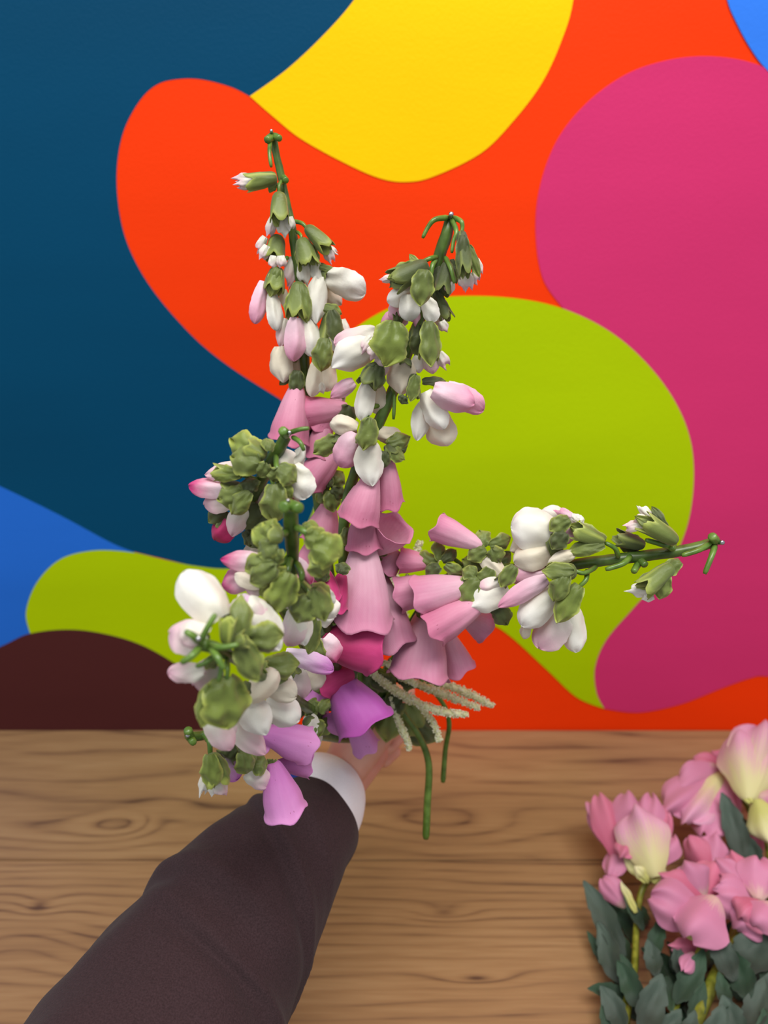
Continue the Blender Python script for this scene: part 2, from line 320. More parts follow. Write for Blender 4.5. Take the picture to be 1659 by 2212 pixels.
    if dark is not None:
        a = N(nt, 'ShaderNodeMath', operation='ADD'); nt.links.new(o, a.inputs[0]); nt.links.new(dark, a.inputs[1]); o = a.outputs[0]
    k = lambda c: tuple(x * tone for x in lin(c)[:3]) + (1,)
    r = ramp(nt, o, [(.28, k((166, 132, 94))), (.48, k((152, 117, 81))), (.80, k((126, 94, 67))), (1.0, k((88, 62, 48)))])
    nt.links.new(r.outputs[0], b.inputs['Base Color']); b.inputs['Roughness'].default_value = .5; b.inputs['Specular IOR Level'].default_value = .35
    inv = N(nt, 'ShaderNodeMath', operation='MULTIPLY'); inv.inputs[1].default_value = -1; nt.links.new(o, inv.inputs[0])
    bump(nt, b, inv.outputs[0], .25, .001)
    return m
tab = thing('table', (0, -.4, 0), 'brown oak plank table with dark knots pushed against the painted wall', 'table')
ys = T(829, 1858).y
kn = lambda u, v, sx, sy, amp, dk: (T(u, v).x, T(u, v).y, sx, sy, amp, dk)
bands = [(ys + .0006, -.002, [kn(260, 1780, .05, .022, 2.6, .16), kn(350, 1775, .03, .03, -1.6, .22), kn(990, 1790, .09, .035, 3.4, .0), kn(140, 1800, .10, .03, 2, .0)], 1.3, .96),
         (ys - .225, ys - .0006, [kn(85, 1958, .03, .022, 2.6, .55), kn(960, 1972, .035, .012, 2.4, .34), kn(1030, 2113, .045, .010, 2.2, .62), kn(60, 2010, .06, .05, -3, 0)], 7.7, 1.0),
         (ys - .450, ys - .2262, [(.3, -.6, .04, .012, 2, .4)], 12.1, .97)]
for i, (y0, y1, ks, sd, tn) in enumerate(bands):
    link('plank', box_mesh('plank', -1.3, 1.3, y0, y1, TZ - .03, TZ, .0008), tab, None, wood('oak_plank_%d' % i, ks, sd, tn, (55, 150, 120)[i], (9, 7, 7)[i]))
wm_ = wood('oak_frame', [], 3.3, .9)
for n_, bx_ in (('apron', (-1.2, 1.2, bands[2][0] + .03, bands[2][0] + .055, TZ - .11, TZ - .03)), ('apron', (-1.2, 1.2, -.06, -.035, TZ - .11, TZ - .03))):
    link(n_, box_mesh(n_, *bx_, .002), tab, None, wm_)
for x in (-1.22, 1.16):
    for y in (bands[2][0] + .02, -.08):
        link('leg', box_mesh('leg', x, x + .06, y, y + .06, 0, TZ - .03, .003), tab, None, wm_)

# ------------------------------------------------------------------ cloth shapes (unit size: length 1 along z, width 1 along x, +y faces out)
def shell(name, nu, nv, fn, th, mat_uv=None):
    V = []; UV = []; F = []
    for side in (0, 1):
        for j in range(nv + 1):
            for i in range(nu + 1):
                s = -1 + 2 * i / nu; t = (1 - math.cos(math.pi * j / nv)) / 2
                x, y, z, e = fn(s, t)
                y += (th * (1 - .6 * e) if side == 0 else -th * .4 * (1 - .6 * e))
                V.append((x, y, z)); UV.append((i / nu, t))
    n1 = (nu + 1) * (nv + 1); W_ = nu + 1
    for j in range(nv):
        for i in range(nu):
            a = j * W_ + i; q = (a, a + 1, a + 1 + W_, a + W_)
            F.append(q[::-1]); F.append(tuple(n1 + x for x in q))
    loop = [i for i in range(W_)] + [j * W_ + nu for j in range(1, nv + 1)] + [nv * W_ + i for i in range(nu - 1, -1, -1)] + [j * W_ for j in range(nv - 1, 0, -1)]
    r0 = len(V)
    for a in loop: V += [V[a], V[n1 + a]]; UV += [UV[a], UV[a]]
    for k in range(len(loop)):
        k2 = (k + 1) % len(loop)
        F.append((r0 + 2 * k, r0 + 2 * k2, r0 + 2 * k2 + 1, r0 + 2 * k + 1))
    return mesh(name, V, F, True, UV)
def petal_fn(seed, point=0.0, cup=.33, fray=.02, bend=.12):
    rnd = random.Random(seed); ph = rnd.uniform(0, 9); m0 = rnd.uniform(.5, .62); asym = rnd.uniform(-.07, .07)
    def f(s, t):
        if t < m0: wd = math.sqrt(max(0, 1 - ((t - m0) / (m0 * 1.13)) ** 2)) ** .85
        else:
            k = (t - m0) / (1 - m0); wd = max(.0004, 1 - k ** 2.4) ** .5 * (1 - point) + point * (1 - k ** 1.4)
        j = 1 + fray * noise.noise(Vector((t * 38 + ph, s * 2, ph))) * 2 + .05 * noise.noise(Vector((t * 5, ph, s)))
        x = .5 * s * wd * j + asym * math.sin(math.pi * t)
        y = cup * (wd * (1 - .85 * s * s - .15 * s ** 4) - .45 * wd) + .13 * noise.noise(Vector((s * 1.6 + ph, t * 2.5, ph))) - bend * (t - .4) ** 2 * 2
        y += .035 * abs(s) ** 3 * math.sin(t * 9 + ph)
        y += .02 * math.cos(s * 5 + ph) * math.sin(math.pi * t)
        z = t + .012 * noise.noise(Vector((s * 14 + ph, 3, ph))) * (1 if t > .8 else 0) * 3
        return x, y, z, max(abs(s) ** 3, (2 * abs(t - .5)) ** 4)
    return f
def tuft_fn(seed):
    rnd = random.Random(seed); ph = rnd.uniform(0, 9); nt_ = rnd.uniform(1.2, 2.2); p2 = rnd.uniform(.6, 1.0)
    def f(s, t):
        wd = .55 + .48 * math.sin(math.pi * min(1, t * .8 + .1)) - .45 * max(0, t - .5)
        tip = 1.05 - .34 * abs(math.sin(s * nt_ + ph)) ** p2 - .24 * abs(s) ** 1.5 + .09 * noise.noise(Vector((s * 15 + ph, 3, ph)))
        x = .5 * s * wd * (1 + .05 * noise.noise(Vector((t * 30, ph, s))))
        y = .30 * wd * (1 - s * s) - .15 + .45 * max(0, t - .6) ** 1.3 * math.cos(s * 3 + ph) + .12 * noise.noise(Vector((s * 2.5 + ph, t * 3, ph)))
        return x, y, t * (1 - (1 - tip) * t ** 2), max(abs(s), t) ** 3
    return f
def sepal_fn(seed, lobes=0):
    rnd = random.Random(seed); ph = rnd.uniform(0, 9); m0 = rnd.uniform(.5, .65)
    def f(s, t):
        if t < m0: wd = math.sqrt(max(0, 1 - ((t - m0) / (m0 * 1.12)) ** 2))
        else:
            k = (t - m0) / (1 - m0); wd = .45 * max(0, 1 - k ** 2) ** .5 + .55 * (1 - k ** 1.6)
        j = 1.06 + .22 * noise.noise(Vector((t * 4.5 + ph, (s > 0) * 4.0, ph))) + .075 * noise.noise(Vector((t * 48, ph, s * 2)))
        x = .5 * s * wd * j
        y = .24 * wd * (1 - s * s) - .07 * math.exp(-(s * 5) ** 2) - .30 * (t - .35) ** 2 + .17 * noise.noise(Vector((s * 2.2 + ph, t * 3.5, ph))) * (.4 + abs(s))
        z = t * (1 + (.10 * noise.noise(Vector((s * 3, ph, 0))) + .05 * noise.noise(Vector((s * 16, ph, 3)))) * (t > .5))
        return x, y, z, abs(s) ** 3
    return f
def leaf_fn(seed):
    rnd = random.Random(seed); ph = rnd.uniform(0, 9)
    def f(s, t):
        wd = math.sin(math.pi * min(1, t * .96 + .03)) ** .75 * (1 - .25 * t)
        tooth = 1 - .20 * (((t * 3.3 + (.3 if s > 0 else 0) + ph) % 1.0) ** 1.5) * (.2 + .8 * abs(s)) - .06 * noise.noise(Vector((t * 12, ph, s)))
        x = .5 * s * wd * tooth + .05 * math.sin(t * 4 + ph)
        y = .22 * abs(s) * wd - .05 + .10 * math.sin(t * 5 + ph) + .07 * noise.noise(Vector((s * 2 + ph, t * 4, ph)))
        return x, y, t, abs(s) ** 3
    return f
def ruffle_fn(seed):
    rnd = random.Random(seed); ph = rnd.uniform(0, 9); k1 = rnd.uniform(5, 8)
    def f(s, t):
        wd = (.16 + .84 * min(1, (t / .62)) ** .75) if t < .62 else 1
        if t > .62: wd = math.sqrt(max(0, 1 - ((t - .62) / .39) ** 3)) * .98 + .02
        x = .5 * s * wd * (1 + .10 * noise.noise(Vector((t * 4 + ph, s, ph))))
        y = .26 * wd * (1 - s * s) - .10 + t * t * (.075 * math.sin(s * k1 + ph) + .22 * noise.noise(Vector((s * 1.6 + ph, t * 2, ph)))) - .14 * max(0, t - .7) ** 1.2
        z = t * (1 - .10 * s * s) + .045 * math.sin(s * 4.5 + ph * 2) * (t > .5) * (t - .5) * 2
        return x, y, z, max(abs(s), t) ** 4
    return f
def revolve(name, prof, seg, radf, th):
    """prof: list of (t, r); open tube with an inner wall"""
    V = []; UV = []; F = []
    n = len(prof)
    for side in (0, 1):
        for j, (t, r) in enumerate(prof):
            for k in range(seg):
                a = 2 * math.pi * k / seg; rr, zz = radf(t, r, a)
                if side: rr = max(rr - th, .01)
                V.append((rr * math.cos(a), rr * math.sin(a), zz + (th if side and j == 0 else 0))); UV.append((abs(2 * k / seg - 1) , t))
    for side in (0, 1):
        o = side * n * seg
        for j in range(n - 1):
            for k in range(seg):
                k2 = (k + 1) % seg; q = (o + j * seg + k, o + j * seg + k2, o + (j + 1) * seg + k2, o + (j + 1) * seg + k)
                F.append(q if not side else q[::-1])
        c = tuple(o + k for k in range(seg)); F.append(c[::-1] if not side else c)
    for k in range(seg):
        k2 = (k + 1) % seg; a = (n - 1) * seg
        F.append((a + k, a + k2, n * seg + a + k2, n * seg + a + k))
    return mesh(name, V, F, True, UV)
def bell_mesh(seed):
    rnd = random.Random(seed); ph = rnd.uniform(0, 6); nl = 5
    prof = [(0, .12), (.03, .18), (.10, .22), (.22, .275), (.36, .335), (.50, .39), (.62, .435), (.72, .465), (.80, .48), (.86, .485), (.91, .49), (.95, .505), (.98, .53), (1, .545)]
    def rf(t, r, a):
        lob = math.cos(nl * a + ph)
        lip = max(0, math.sin(a)) ** 2 * max(0, (t - .8) / .2)
        r2 = r * (1 + .022 * math.cos(9 * a + ph) * (1 - t * .5) + .025 * lob * t ** 2 + .10 * t * noise.noise(Vector((math.cos(a) * 1.2, math.sin(a) * 1.2, t * 2.5 + ph)))) + .03 * lip
        for q in (0, 1.9, 4.0): r2 -= .035 * t * math.exp(-((math.sin((a - ph - q) / 2)) * 11) ** 2)
        z = t + (.035 * lob + .04 * noise.noise(Vector((math.cos(a) * 1.7, math.sin(a) * 1.7, ph)))) * t ** 5 + .11 * lip - .05 * max(0, -math.sin(a)) * t ** 5
        return r2, z
    return revolve('bell', prof, 40, rf, .022)
def calyx_mesh(seed):
    rnd = random.Random(seed); ph = rnd.uniform(0, 6); nl = rnd.choice((4, 5))
    prof = [(0, .17), (.04, .26), (.12, .33), (.3, .39), (.5, .43), (.7, .46), (.85, .48), (1, .5)]
    def rf(t, r, a):
        lob = abs(math.sin(nl * a / 2 + ph)); cut = 1 - .42 * (1 - lob) ** 1.3
        r2 = r * (1 + .07 * math.sin(nl * a + ph) * t + .10 * noise.noise(Vector((math.cos(a) * 2.2, math.sin(a) * 2.2, t * 3 + ph))))
        z = t * (cut if t > .3 else 1) * (1 + .07 * noise.noise(Vector((a * 6, ph, 0))) * t) if t > .3 else t * (1 if t < .3 else 1)
        if t > .3: z = .3 + (t - .3) * cut * (1 + .09 * noise.noise(Vector((math.cos(a) * 9, math.sin(a) * 9, ph))))
        return r2, z
    return revolve('calyx', prof, 30, rf, .03)
BASE = {
 'p': [('petal', shell('petal', 14, 20, petal_fn(i, pt, cu, .026), .03)) for i, (pt, cu) in enumerate([(0, .26), (.25, .30), (.7, .26), (.1, .34), (.5, .22), (0, .20)])],
 't': [('petal', shell('ragged_petal', 18, 12, tuft_fn(i), .03)) for i in range(5)],
 's': [('sepal', shell('sepal', 14, 36, sepal_fn(i), .03)) for i in range(6)],
 'b': [('bell_flower', bell_mesh(i)) for i in range(5)],
 'c': [('calyx', calyx_mesh(i)) for i in range(6)],
 'f': [('leaf', shell('leaf', 8, 26, leaf_fn(i), .02)) for i in range(5)],
 'r': [('petal', shell('ruffled_petal', 16, 16, ruffle_fn(i), .018)) for i in range(6)],
}
CACHE = {}
def variant(ty, idx, mk):
    k = (ty, idx, mk)
    if k not in CACHE:
        me = BASE[ty][idx][1].copy(); me.materials.clear(); me.materials.append(M[mk]); CACHE[k] = me
    return CACHE[k]
def frame(A, B, wd, roll=0, thick=None):
    z = B - A; n = CAM - (A + B) / 2; n = (n - z * (n.dot(z) / z.length_squared)).normalized()
    zn = z.normalized(); n = Matrix.Rotation(roll, 3, zn) @ n; x = n.cross(zn)
    th = wd if thick is None else thick
    Mx = Matrix.Identity(4)
    for r in range(3):
        Mx[r][0] = x[r] * wd; Mx[r][1] = n[r] * th; Mx[r][2] = z[r]; Mx[r][3] = A[r]
    return Mx
cnt = [0]
def piece(ty, A, B, wd, mk, parent, roll=None, name=None):
    cnt[0] += 1; rnd = random.Random(cnt[0] * 7 + 1); idx = rnd.randrange(len(BASE[ty]))
    if roll is None: roll = rnd.uniform(-.35, .35) if ty in 'psrfbt' else rnd.uniform(0, 6.28)
    if ty in 'bc': pass
    return link(name or BASE[ty][idx][0], variant(ty, idx, mk), parent, frame(A, B, wd, roll))

# ------------------------------------------------------------------ foxglove stems
def stem_depth(stem, u, v):
    best = None
    for q in stem:
        d = (q[0] - u) ** 2 + (q[1] - v) ** 2
        if best is None or d < best[0]: best = (d, q[2])
    return best[1]
def foxglove(label, pts, text, mkstem='stem', group='foxglove stems held in the hand'):
    stem = catmull(pts, 6)
    e = pts[-1]
    root = thing('foxglove_stem', P(e[0], e[1], e[2]), label, 'flower', group)
    tube('stem', pts, M[mkstem], root, 14, 7, .05)
    for line in text.strip().split('\n'):
        part = None
        lift = 0
        for it in line.split(';'):
            a = it.split()
            if not a: continue
            ty = a[0]
            if ty in 'kKw':                      # stalk (k), light stub (K): u v r ... ; wire (w)
                nums = list(map(float, a[1:])); r = nums[-1]; ps = [(nums[i], nums[i + 1]) for i in range(0, len(nums) - 1, 2)]
                z0 = stem_depth(stem, *ps[0])
                off = [0 if i == 0 else -.006 for i in range(len(ps))]
                q = [(p[0], p[1], z0 + o - (.004 if ty != 'k' else 0), r * (1 - .12 * i)) for i, (p, o) in enumerate(zip(ps, off))]
                if len(q) == 2: q.insert(1, tuple((x + y) / 2 for x, y in zip(q[0], q[1])))
                o = tube('wire_end' if ty == 'w' else 'stalk', q, M['wire'] if ty == 'w' else M['stemlight'], part or root, 9, 4)
                if ty == 'w': o['label'] = 'bare steel wire end'
                continue
            u0, v0, u1, v1, wd = map(float, a[1:6]); mk = {'p': 'W', 's': 'S', 'c': 'S', 'b': 'B'}[ty]; lay = 1.0
            tilt = 0
            for x in a[6:]:
                if x.isalpha(): mk = x
                elif x[0] == '~': tilt = float(x[1:])
                else: lay = float(x)
            z0 = stem_depth(stem, u0, v0) - lay * .011
            if ty in 'ps': z0 -= lift * .0016; lift += 1
            if ty == 'c' : z0 -= .004
            z1 = z0 + tilt + (0 if ty in 'bc' else .004)
            A = P(u0, v0, z0); B = P(u1, v1, z1); W_ = wd * (1.06 if ty in 'ps' else 1) / FPX * z0
            if ty == 'b': W_ *= .98
            if ty == 'p' and wd <= 28 and mk != 'C':
                o = piece('t', A, P(u1 + (u1 - u0) * .08, v1 + (v1 - v0) * .08, z1), W_ * 1.12, mk, part or root)
                part = part or o; continue
            o = piece(ty, A, B, W_, mk, part or root, name='blossom' if part is None and ty in 'cps' else ('bell_flower' if ty == 'b' else None))
            if part is None: part = o
    return root
END = (788, 1598, .672, 9)
foxglove('tallest foxglove stem in the bunch, slim green tip leaning left over the orange shape',
 [(588, 292, .52, 9), (597, 335, .522, 8), (607, 380, .525, 8.5), (617, 430, .527, 8.5), (630, 490, .53, 9.5), (640, 560, .535, 10), (652, 640, .54, 10), (655, 720, .54, 11), (662, 860, .555, 11), (668, 950, .56, 12), (690, 1100, .575, 12), (735, 1380, .61, 11), END],
'''w 587 290 586 281 4
K 588 295 576 303 9
K 592 294 605 299 8
K 584 300 582 330 586 361 5
K 612 384 618 390 8
c 598 383 530 396 40; p 545 388 500 388 22 Q; p 548 396 504 402 20 Q; s 596 392 582 416 16
K 614 388 603 400 603 420 5
c 603 416 604 484 44; p 592 470 578 517 20 Q; p 612 472 611 518 26; p 624 468 630 502 20; s 600 420 604 488 26 0.8
K 634 478 652 482 663 494 5
c 662 490 712 540 38; p 705 533 732 549 14; p 702 536 720 572 20 Q; s 664 492 716 538 20
c 600 508 592 562 46 0; p 574 512 552 550 18 Q; p 577 530 562 566 20 Q; p 592 552 588 588 18 Q; p 605 552 609 583 20 Q
k 622 556 606 566 5
K 640 500 650 508 651 522 4
c 652 516 668 578 48; p 636 556 616 628 26 Q 0; p 654 568 660 622 28; p 682 566 688 620 24; s 650 520 655 580 28 .8; s 660 522 684 575 26 .8
c 600 578 590 632 46 .5; p 572 608 551 699 36 R; p 588 632 600 714 34; p 612 625 620 668 22 C 0; s 600 580 584 640 30 .9
c 688 572 712 600 32 .5 O; p 706 622 738 658 36 C 0; p 704 596 788 636 62; p 692 598 684 698 48; s 690 576 728 586 16
c 646 610 640 690 50 1; p 618 688 606 750 30 Q .5; p 662 686 678 770 46; p 640 686 636 780 46 R 1.4; s 643 612 626 694 34 1.2; s 650 614 664 694 34 1.2
c 640 745 620 775 40 0 O; p 606 748 612 826 50 C; p 632 762 640 824 36 C 0; s 640 800 605 832 20 O 0
c 716 668 695 790 46 0 S; p 738 690 754 742 22 Q 0; p 722 712 742 772 34; p 686 780 673 857 36 C; p 706 782 708 846 44 C .5; p 690 826 694 854 20; s 700 664 738 678 26; s 716 670 730 745 34 O; s 702 730 694 800 44 S 1.3
b 642 832 622 952 88 B 1; s 642 800 640 852 32 O 1.2
b 752 882 664 892 74 B .6; s 756 876 738 918 38 O 1.2
b 740 850 690 925 60 B 0; s 745 840 722 858 30 O .3
b 700 905 688 985 66 B .4; s 700 890 690 925 30 O .6
b 735 965 668 1040 76 B 1; s 742 950 720 985 36 S 1.3
b 712 1085 690 1172 84 B .6; s 712 1055 680 1040 34 S 1.4; s 712 1052 742 1020 36 S 1.4; s 712 1058 684 1085 30 S 1.4; s 714 1060 720 1106 34 S 1.5; s 712 1052 702 1018 26 O 1.4; s 715 1056 742 1075 30 O 1.3
b 690 1150 660 1240 70 B 0; s 690 1140 670 1165 34 O
''')
foxglove('foxglove stem with thick hooked green top above the lime shape, second tallest',
 [(972, 470, .47, 11), (965, 505, .47, 13), (950, 550, .475, 14), (938, 595, .48, 13), (922, 645, .485, 12), (905, 695, .49, 12), (880, 760, .495, 13), (852, 835, .50, 13), (817, 915, .505, 13), (775, 1000, .515, 12), (750, 1080, .53, 12), (742, 1160, .54, 12), (745, 1260, .56, 12), (758, 1420, .62, 11), END],
'''w 973 470 975 461 6
K 968 470 940 474 925 490 913 514 6.5
K 975 472 986 500 980 520 976 546 6
K 979 470 996 478 999 492 996 506 6
K 944 556 930 558 912 566 6
K 942 560 934 574 930 600 6.5
K 962 556 974 580 982 612 6
c 997 500 1006 598 36 O; p 1004 592 1000 634 22 Q; p 1018 588 1034 614 26 Q; p 1010 592 1018 630 20 Q; p 1028 560 1040 596 16 Q; s 1012 530 1036 596 22 S; s 1000 508 1000 600 30 O
c 924 572 846 610 54 O; p 856 600 816 608 16 Q; p 860 606 838 620 20 O; s 915 580 838 600 34 S; s 914 592 884 550 18 S; s 905 572 850 590 30 S
c 968 566 954 636 40 0 O; p 974 608 968 640 20 Q; s 955 575 950 642 46 O 0.2; s 975 560 985 612 20 O 0
c 915 590 905 640 34; p 858 650 862 694 44 R .5; p 892 626 836 652 40; p 882 636 884 694 44 1.3; p 920 644 938 696 36 W 1; p 898 664 893 710 20 R .6; s 916 582 908 660 46 S 1.8
c 945 640 968 692 32 O 0; p 940 686 968 704 22 Q .4; p 952 694 964 722 20 Q; s 938 626 966 680 22 O .4
p 880 686 822 696 40 R 0; s 858 664 864 704 24 O .4
c 842 704 828 762 50; p 812 716 722 742 52 Q 0; p 812 748 718 794 72 W .8; p 806 730 778 764 26 Q 1.2; p 826 752 828 816 32 Q 1; p 815 748 795 778 26 Q 1.3; s 852 694 832 790 74 G 1.8; s 860 700 862 780 30 O 1
c 930 700 926 778 46 S; p 906 764 906 806 30; p 925 766 935 808 38 Q; p 945 764 968 798 26 Q; s 926 694 932 790 44 S 1.6; s 905 702 900 768 34 O .5
c 880 774 875 790 30 O; p 872 776 866 852 64 C
c 812 792 790 836 46 O; p 765 824 714 858 34 R .3; p 796 822 780 908 42 W; p 812 826 812 894 40 C 0; s 815 786 782 824 30 O 1.2; s 820 790 808 842 34 O 1.2
k 845 838 852 850 850 906 5
c 894 808 892 862 32 O; p 922 866 902 952 44 W 0.8; p 934 888 966 964 66 C .3; p 918 846 958 928 50 W 1.2; p 962 836 1044 888 52 R .7; p 935 842 1026 872 58 R 1.6; s 900 810 886 866 26 S 1.4; s 912 824 962 822 22 O .6; s 875 855 866 872 24 O
K 818 876 800 882 790 908 6
c 798 902 790 962 46 S; p 815 936 868 946 38 C .3; p 772 926 712 914 42 C; p 770 936 736 1010 60 R 1; p 796 956 806 1050 64 W 1.2; s 800 904 784 970 42 S 2
c 745 930 726 962 34 O 0; s 726 946 678 978 38 S .8
c 835 960 850 985 30 O 0; s 836 962 886 944 34 S .5; s 832 968 874 992 32 S .6; s 850 970 880 962 30 O 0
b 836 978 842 1086 60 B 0 ~.01; s 832 975 826 1012 30 O
b 805 1022 774 1124 88 B 1; s 800 1010 780 1040 30 O 0.8
b 772 1050 748 1112 40 B .8
b 788 1085 786 1184 78 B .6; s 778 1175 790 1180 30 O
b 812 1190 852 1140 86 H 0 ~-.02; s 815 1220 850 1200 34 S .7
b 862 1190 830 1228 60 H -.3; s 850 1215 825 1245 30 S .2
b 818 1240 844 1384 104 H .2; s 810 1215 850 1240 40 S .4
b 786 1168 782 1340 132 H 1.3; s 786 1166 770 1198 24 O .6; s 752 1140 748 1180 32 S 1
''')
foxglove('foxglove stem pointing right across the lime shape, bare cut end at its tip',
 [(1548, 1170, .50, 11), (1480, 1188, .502, 12), (1400, 1200, .506, 12), (1330, 1208, .51, 12), (1250, 1218, .515, 12), (1180, 1230, .52, 12), (1100, 1228, .53, 11), (1000, 1232, .545, 11), (930, 1290, .56, 11), (865, 1400, .61, 11), END],
'''w 1552 1171 1562 1172 6
K 1545 1168 1538 1158 11
K 1545 1178 1536 1205 1522 1240 7
K 1535 1172 1510 1188 1473 1200 7
K 1452 1184 1430 1176 1394 1166 7
K 1362 1202 1345 1218 1308 1230 7
K 1455 1170 1452 1188 8
k 1380 1215 1368 1236 8
c 1462 1170 1386 1124 46; p 1388 1132 1342 1140 22 Q; p 1404 1116 1376 1088 18; p 1394 1120 1366 1122 18 Q; s 1455 1162 1374 1118 30; s 1440 1140 1408 1096 20 O
c 1392 1178 1328 1160 38 O -.4; s 1385 1180 1330 1162 40 O -.2
c 1452 1222 1386 1276 48; p 1404 1276 1348 1274 26; p 1412 1286 1382 1292 20; s 1455 1225 1376 1262 30; s 1470 1212 1428 1242 32; s 1440 1240 1424 1294 34
k 1380 1205 1395 1222 9
K 1336 1204 1328 1184 1306 1172 6
c 1304 1170 1234 1142 44; p 1240 1138 1212 1172 30 R; p 1246 1128 1232 1110 22 W .8; p 1238 1120 1194 1098 20 R .4; s 1308 1168 1232 1136 34; s 1306 1176 1230 1192 34; p 1252 1124 1262 1118 20
c 1226 1150 1188 1170 50 O 0; p 1218 1118 1168 1106 40 W 0; p 1196 1140 1104 1140 92 W .7; p 1150 1176 1102 1190 40 C 0; p 1196 1182 1110 1214 60 C .3; p 1240 1196 1184 1218 30 C; s 1230 1120 1188 1146 36; s 1222 1150 1192 1186 36 O; s 1210 1150 1190 1200 34 O .3
K 1288 1224 1262 1238 1240 1232 6
c 1244 1232 1186 1242 50; p 1178 1232 1092 1250 46 R .5; p 1200 1278 1128 1354 66 W 1; p 1182 1250 1077 1312 42 R 1.4; p 1140 1345 1130 1380 24 C 0; s 1240 1234 1172 1232 34 S 1.8; s 1224 1240 1196 1298 42 S 1.8
K 1268 1232 1266 1252 1250 1268 6
c 1250 1266 1218 1320 36; p 1222 1308 1162 1400 74 Q 0; p 1236 1314 1246 1410 54 W 0; s 1252 1264 1202 1344 48 G 1.8
c 1108 1225 1080 1262 30 O; p 1092 1252 1038 1196 38 C .8; p 1098 1270 1013 1312 66 W 1; p 1080 1256 1034 1275 34 Q 1.2; s 1112 1222 1082 1268 32 S 1.8
b 1042 1180 944 1138 66 H .8; s 1048 1182 1036 1146 40; s 1058 1180 1104 1162 34; s 1050 1186 1010 1208 34 S; s 1062 1185 1078 1215 36
s 1062 1225 1102 1192 34 O 0; s 1050 1228 1000 1208 38 S .3; s 1060 1228 1040 1268 38 S 1
b 1022 1262 903 1288 92 H 1; s 1032 1248 988 1298 50 S 1.6; s 1028 1245 1000 1228 34 S 1.4
b 960 1262 862 1284 78 H .5; s 970 1254 930 1262 34 O .8
b 1048 1296 938 1356 84 B .9; s 1070 1310 1094 1350 40 O .8; s 1060 1305 1030 1292 34 S 1
b 922 1322 902 1462 128 H .2 ~-.015; s 935 1300 900 1330 40 O .3; s 960 1290 990 1330 30 O
b 962 1362 992 1446 70 H -.6; s 958 1350 980 1380 30 O 0
b 1000 1330 1050 1358 70 H -.4; s 990 1330 1010 1350 30 O 0
b 940 1216 866 1210 56 B .6; s 945 1218 900 1200 34; s 950 1210 944 1168 28; s 955 1212 985 1188 26 O; s 950 1222 920 1244 32 O; s 962 1220 998 1240 30
k 1000 1222 975 1205 955 1212 5
''')
foxglove('foxglove stem with green tip and pale buds spreading left over the teal shape',
 [(618, 942, .42, 12), (605, 965, .423, 14), (585, 1000, .43, 15), (560, 1045, .44, 14), (545, 1085, .45, 13), (552, 1150, .465, 12), (600, 1290, .51, 12), (700, 1460, .60, 11), END],
'''w 623 940 626 933 5
K 618 938 610 930 12
K 622 936 646 928 668 925 6
K 632 944 648 955 657 974 6
c 575 985 530 965 46 S; p 530 1000 508 1010 30 D .3; s 568 985 498 948 62 G 1; s 562 1000 500 985 62 S 1.6; s 576 1000 560 1030 30 S 1.6; s 582 975 575 946 30 S 1
K 570 1010 548 985 7
c 524 1024 460 1020 38 S; p 530 1012 442 1026 44 Q 0; s 520 1024 456 1024 36 G 1.6
K 556 1038 536 1030 515 1024 6
c 534 1064 478 1062 52 S; p 500 1056 406 1048 44 K 0.6; p 508 1070 438 1090 50 Q 0.2; s 530 1064 470 1078 46 S 1.8; s 540 1062 500 1110 44 S 1.7; s 540 1062 540 1030 40 O 1.5
c 520 1092 510 1110 34 O 0; p 498 1120 462 1168 52 D .2; p 524 1098 502 1160 44 Q 1; s 490 1100 450 1128 40 O -.2
c 500 1120 470 1140 30 O -.5; s 560 1090 520 1140 50 O .4; s 580 1110 560 1160 50 O .4
K 596 985 598 1010 612 1020 7
c 606 1016 622 1036 36 S; p 620 1010 618 968 50 W .4; p 636 990 660 992 56 W 0.2; p 628 1006 660 1078 64 W .6; s 600 1010 640 1040 46 S 1.4; s 602 1010 590 1040 40 S 1.2
K 578 1016 586 1034 592 1052 6
c 590 1046 600 1100 44 S; p 576 1060 570 1112 34 Q 0; p 620 1050 640 1070 26 Q; p 625 1070 650 1082 20 D; s 594 1046 596 1128 60 S 1.8; s 590 1050 628 1080 44 G 1.5
s 560 1150 540 1180 40 O; p 560 1170 545 1215 50 C 0; s 530 1145 560 1175 40 O 0
''')
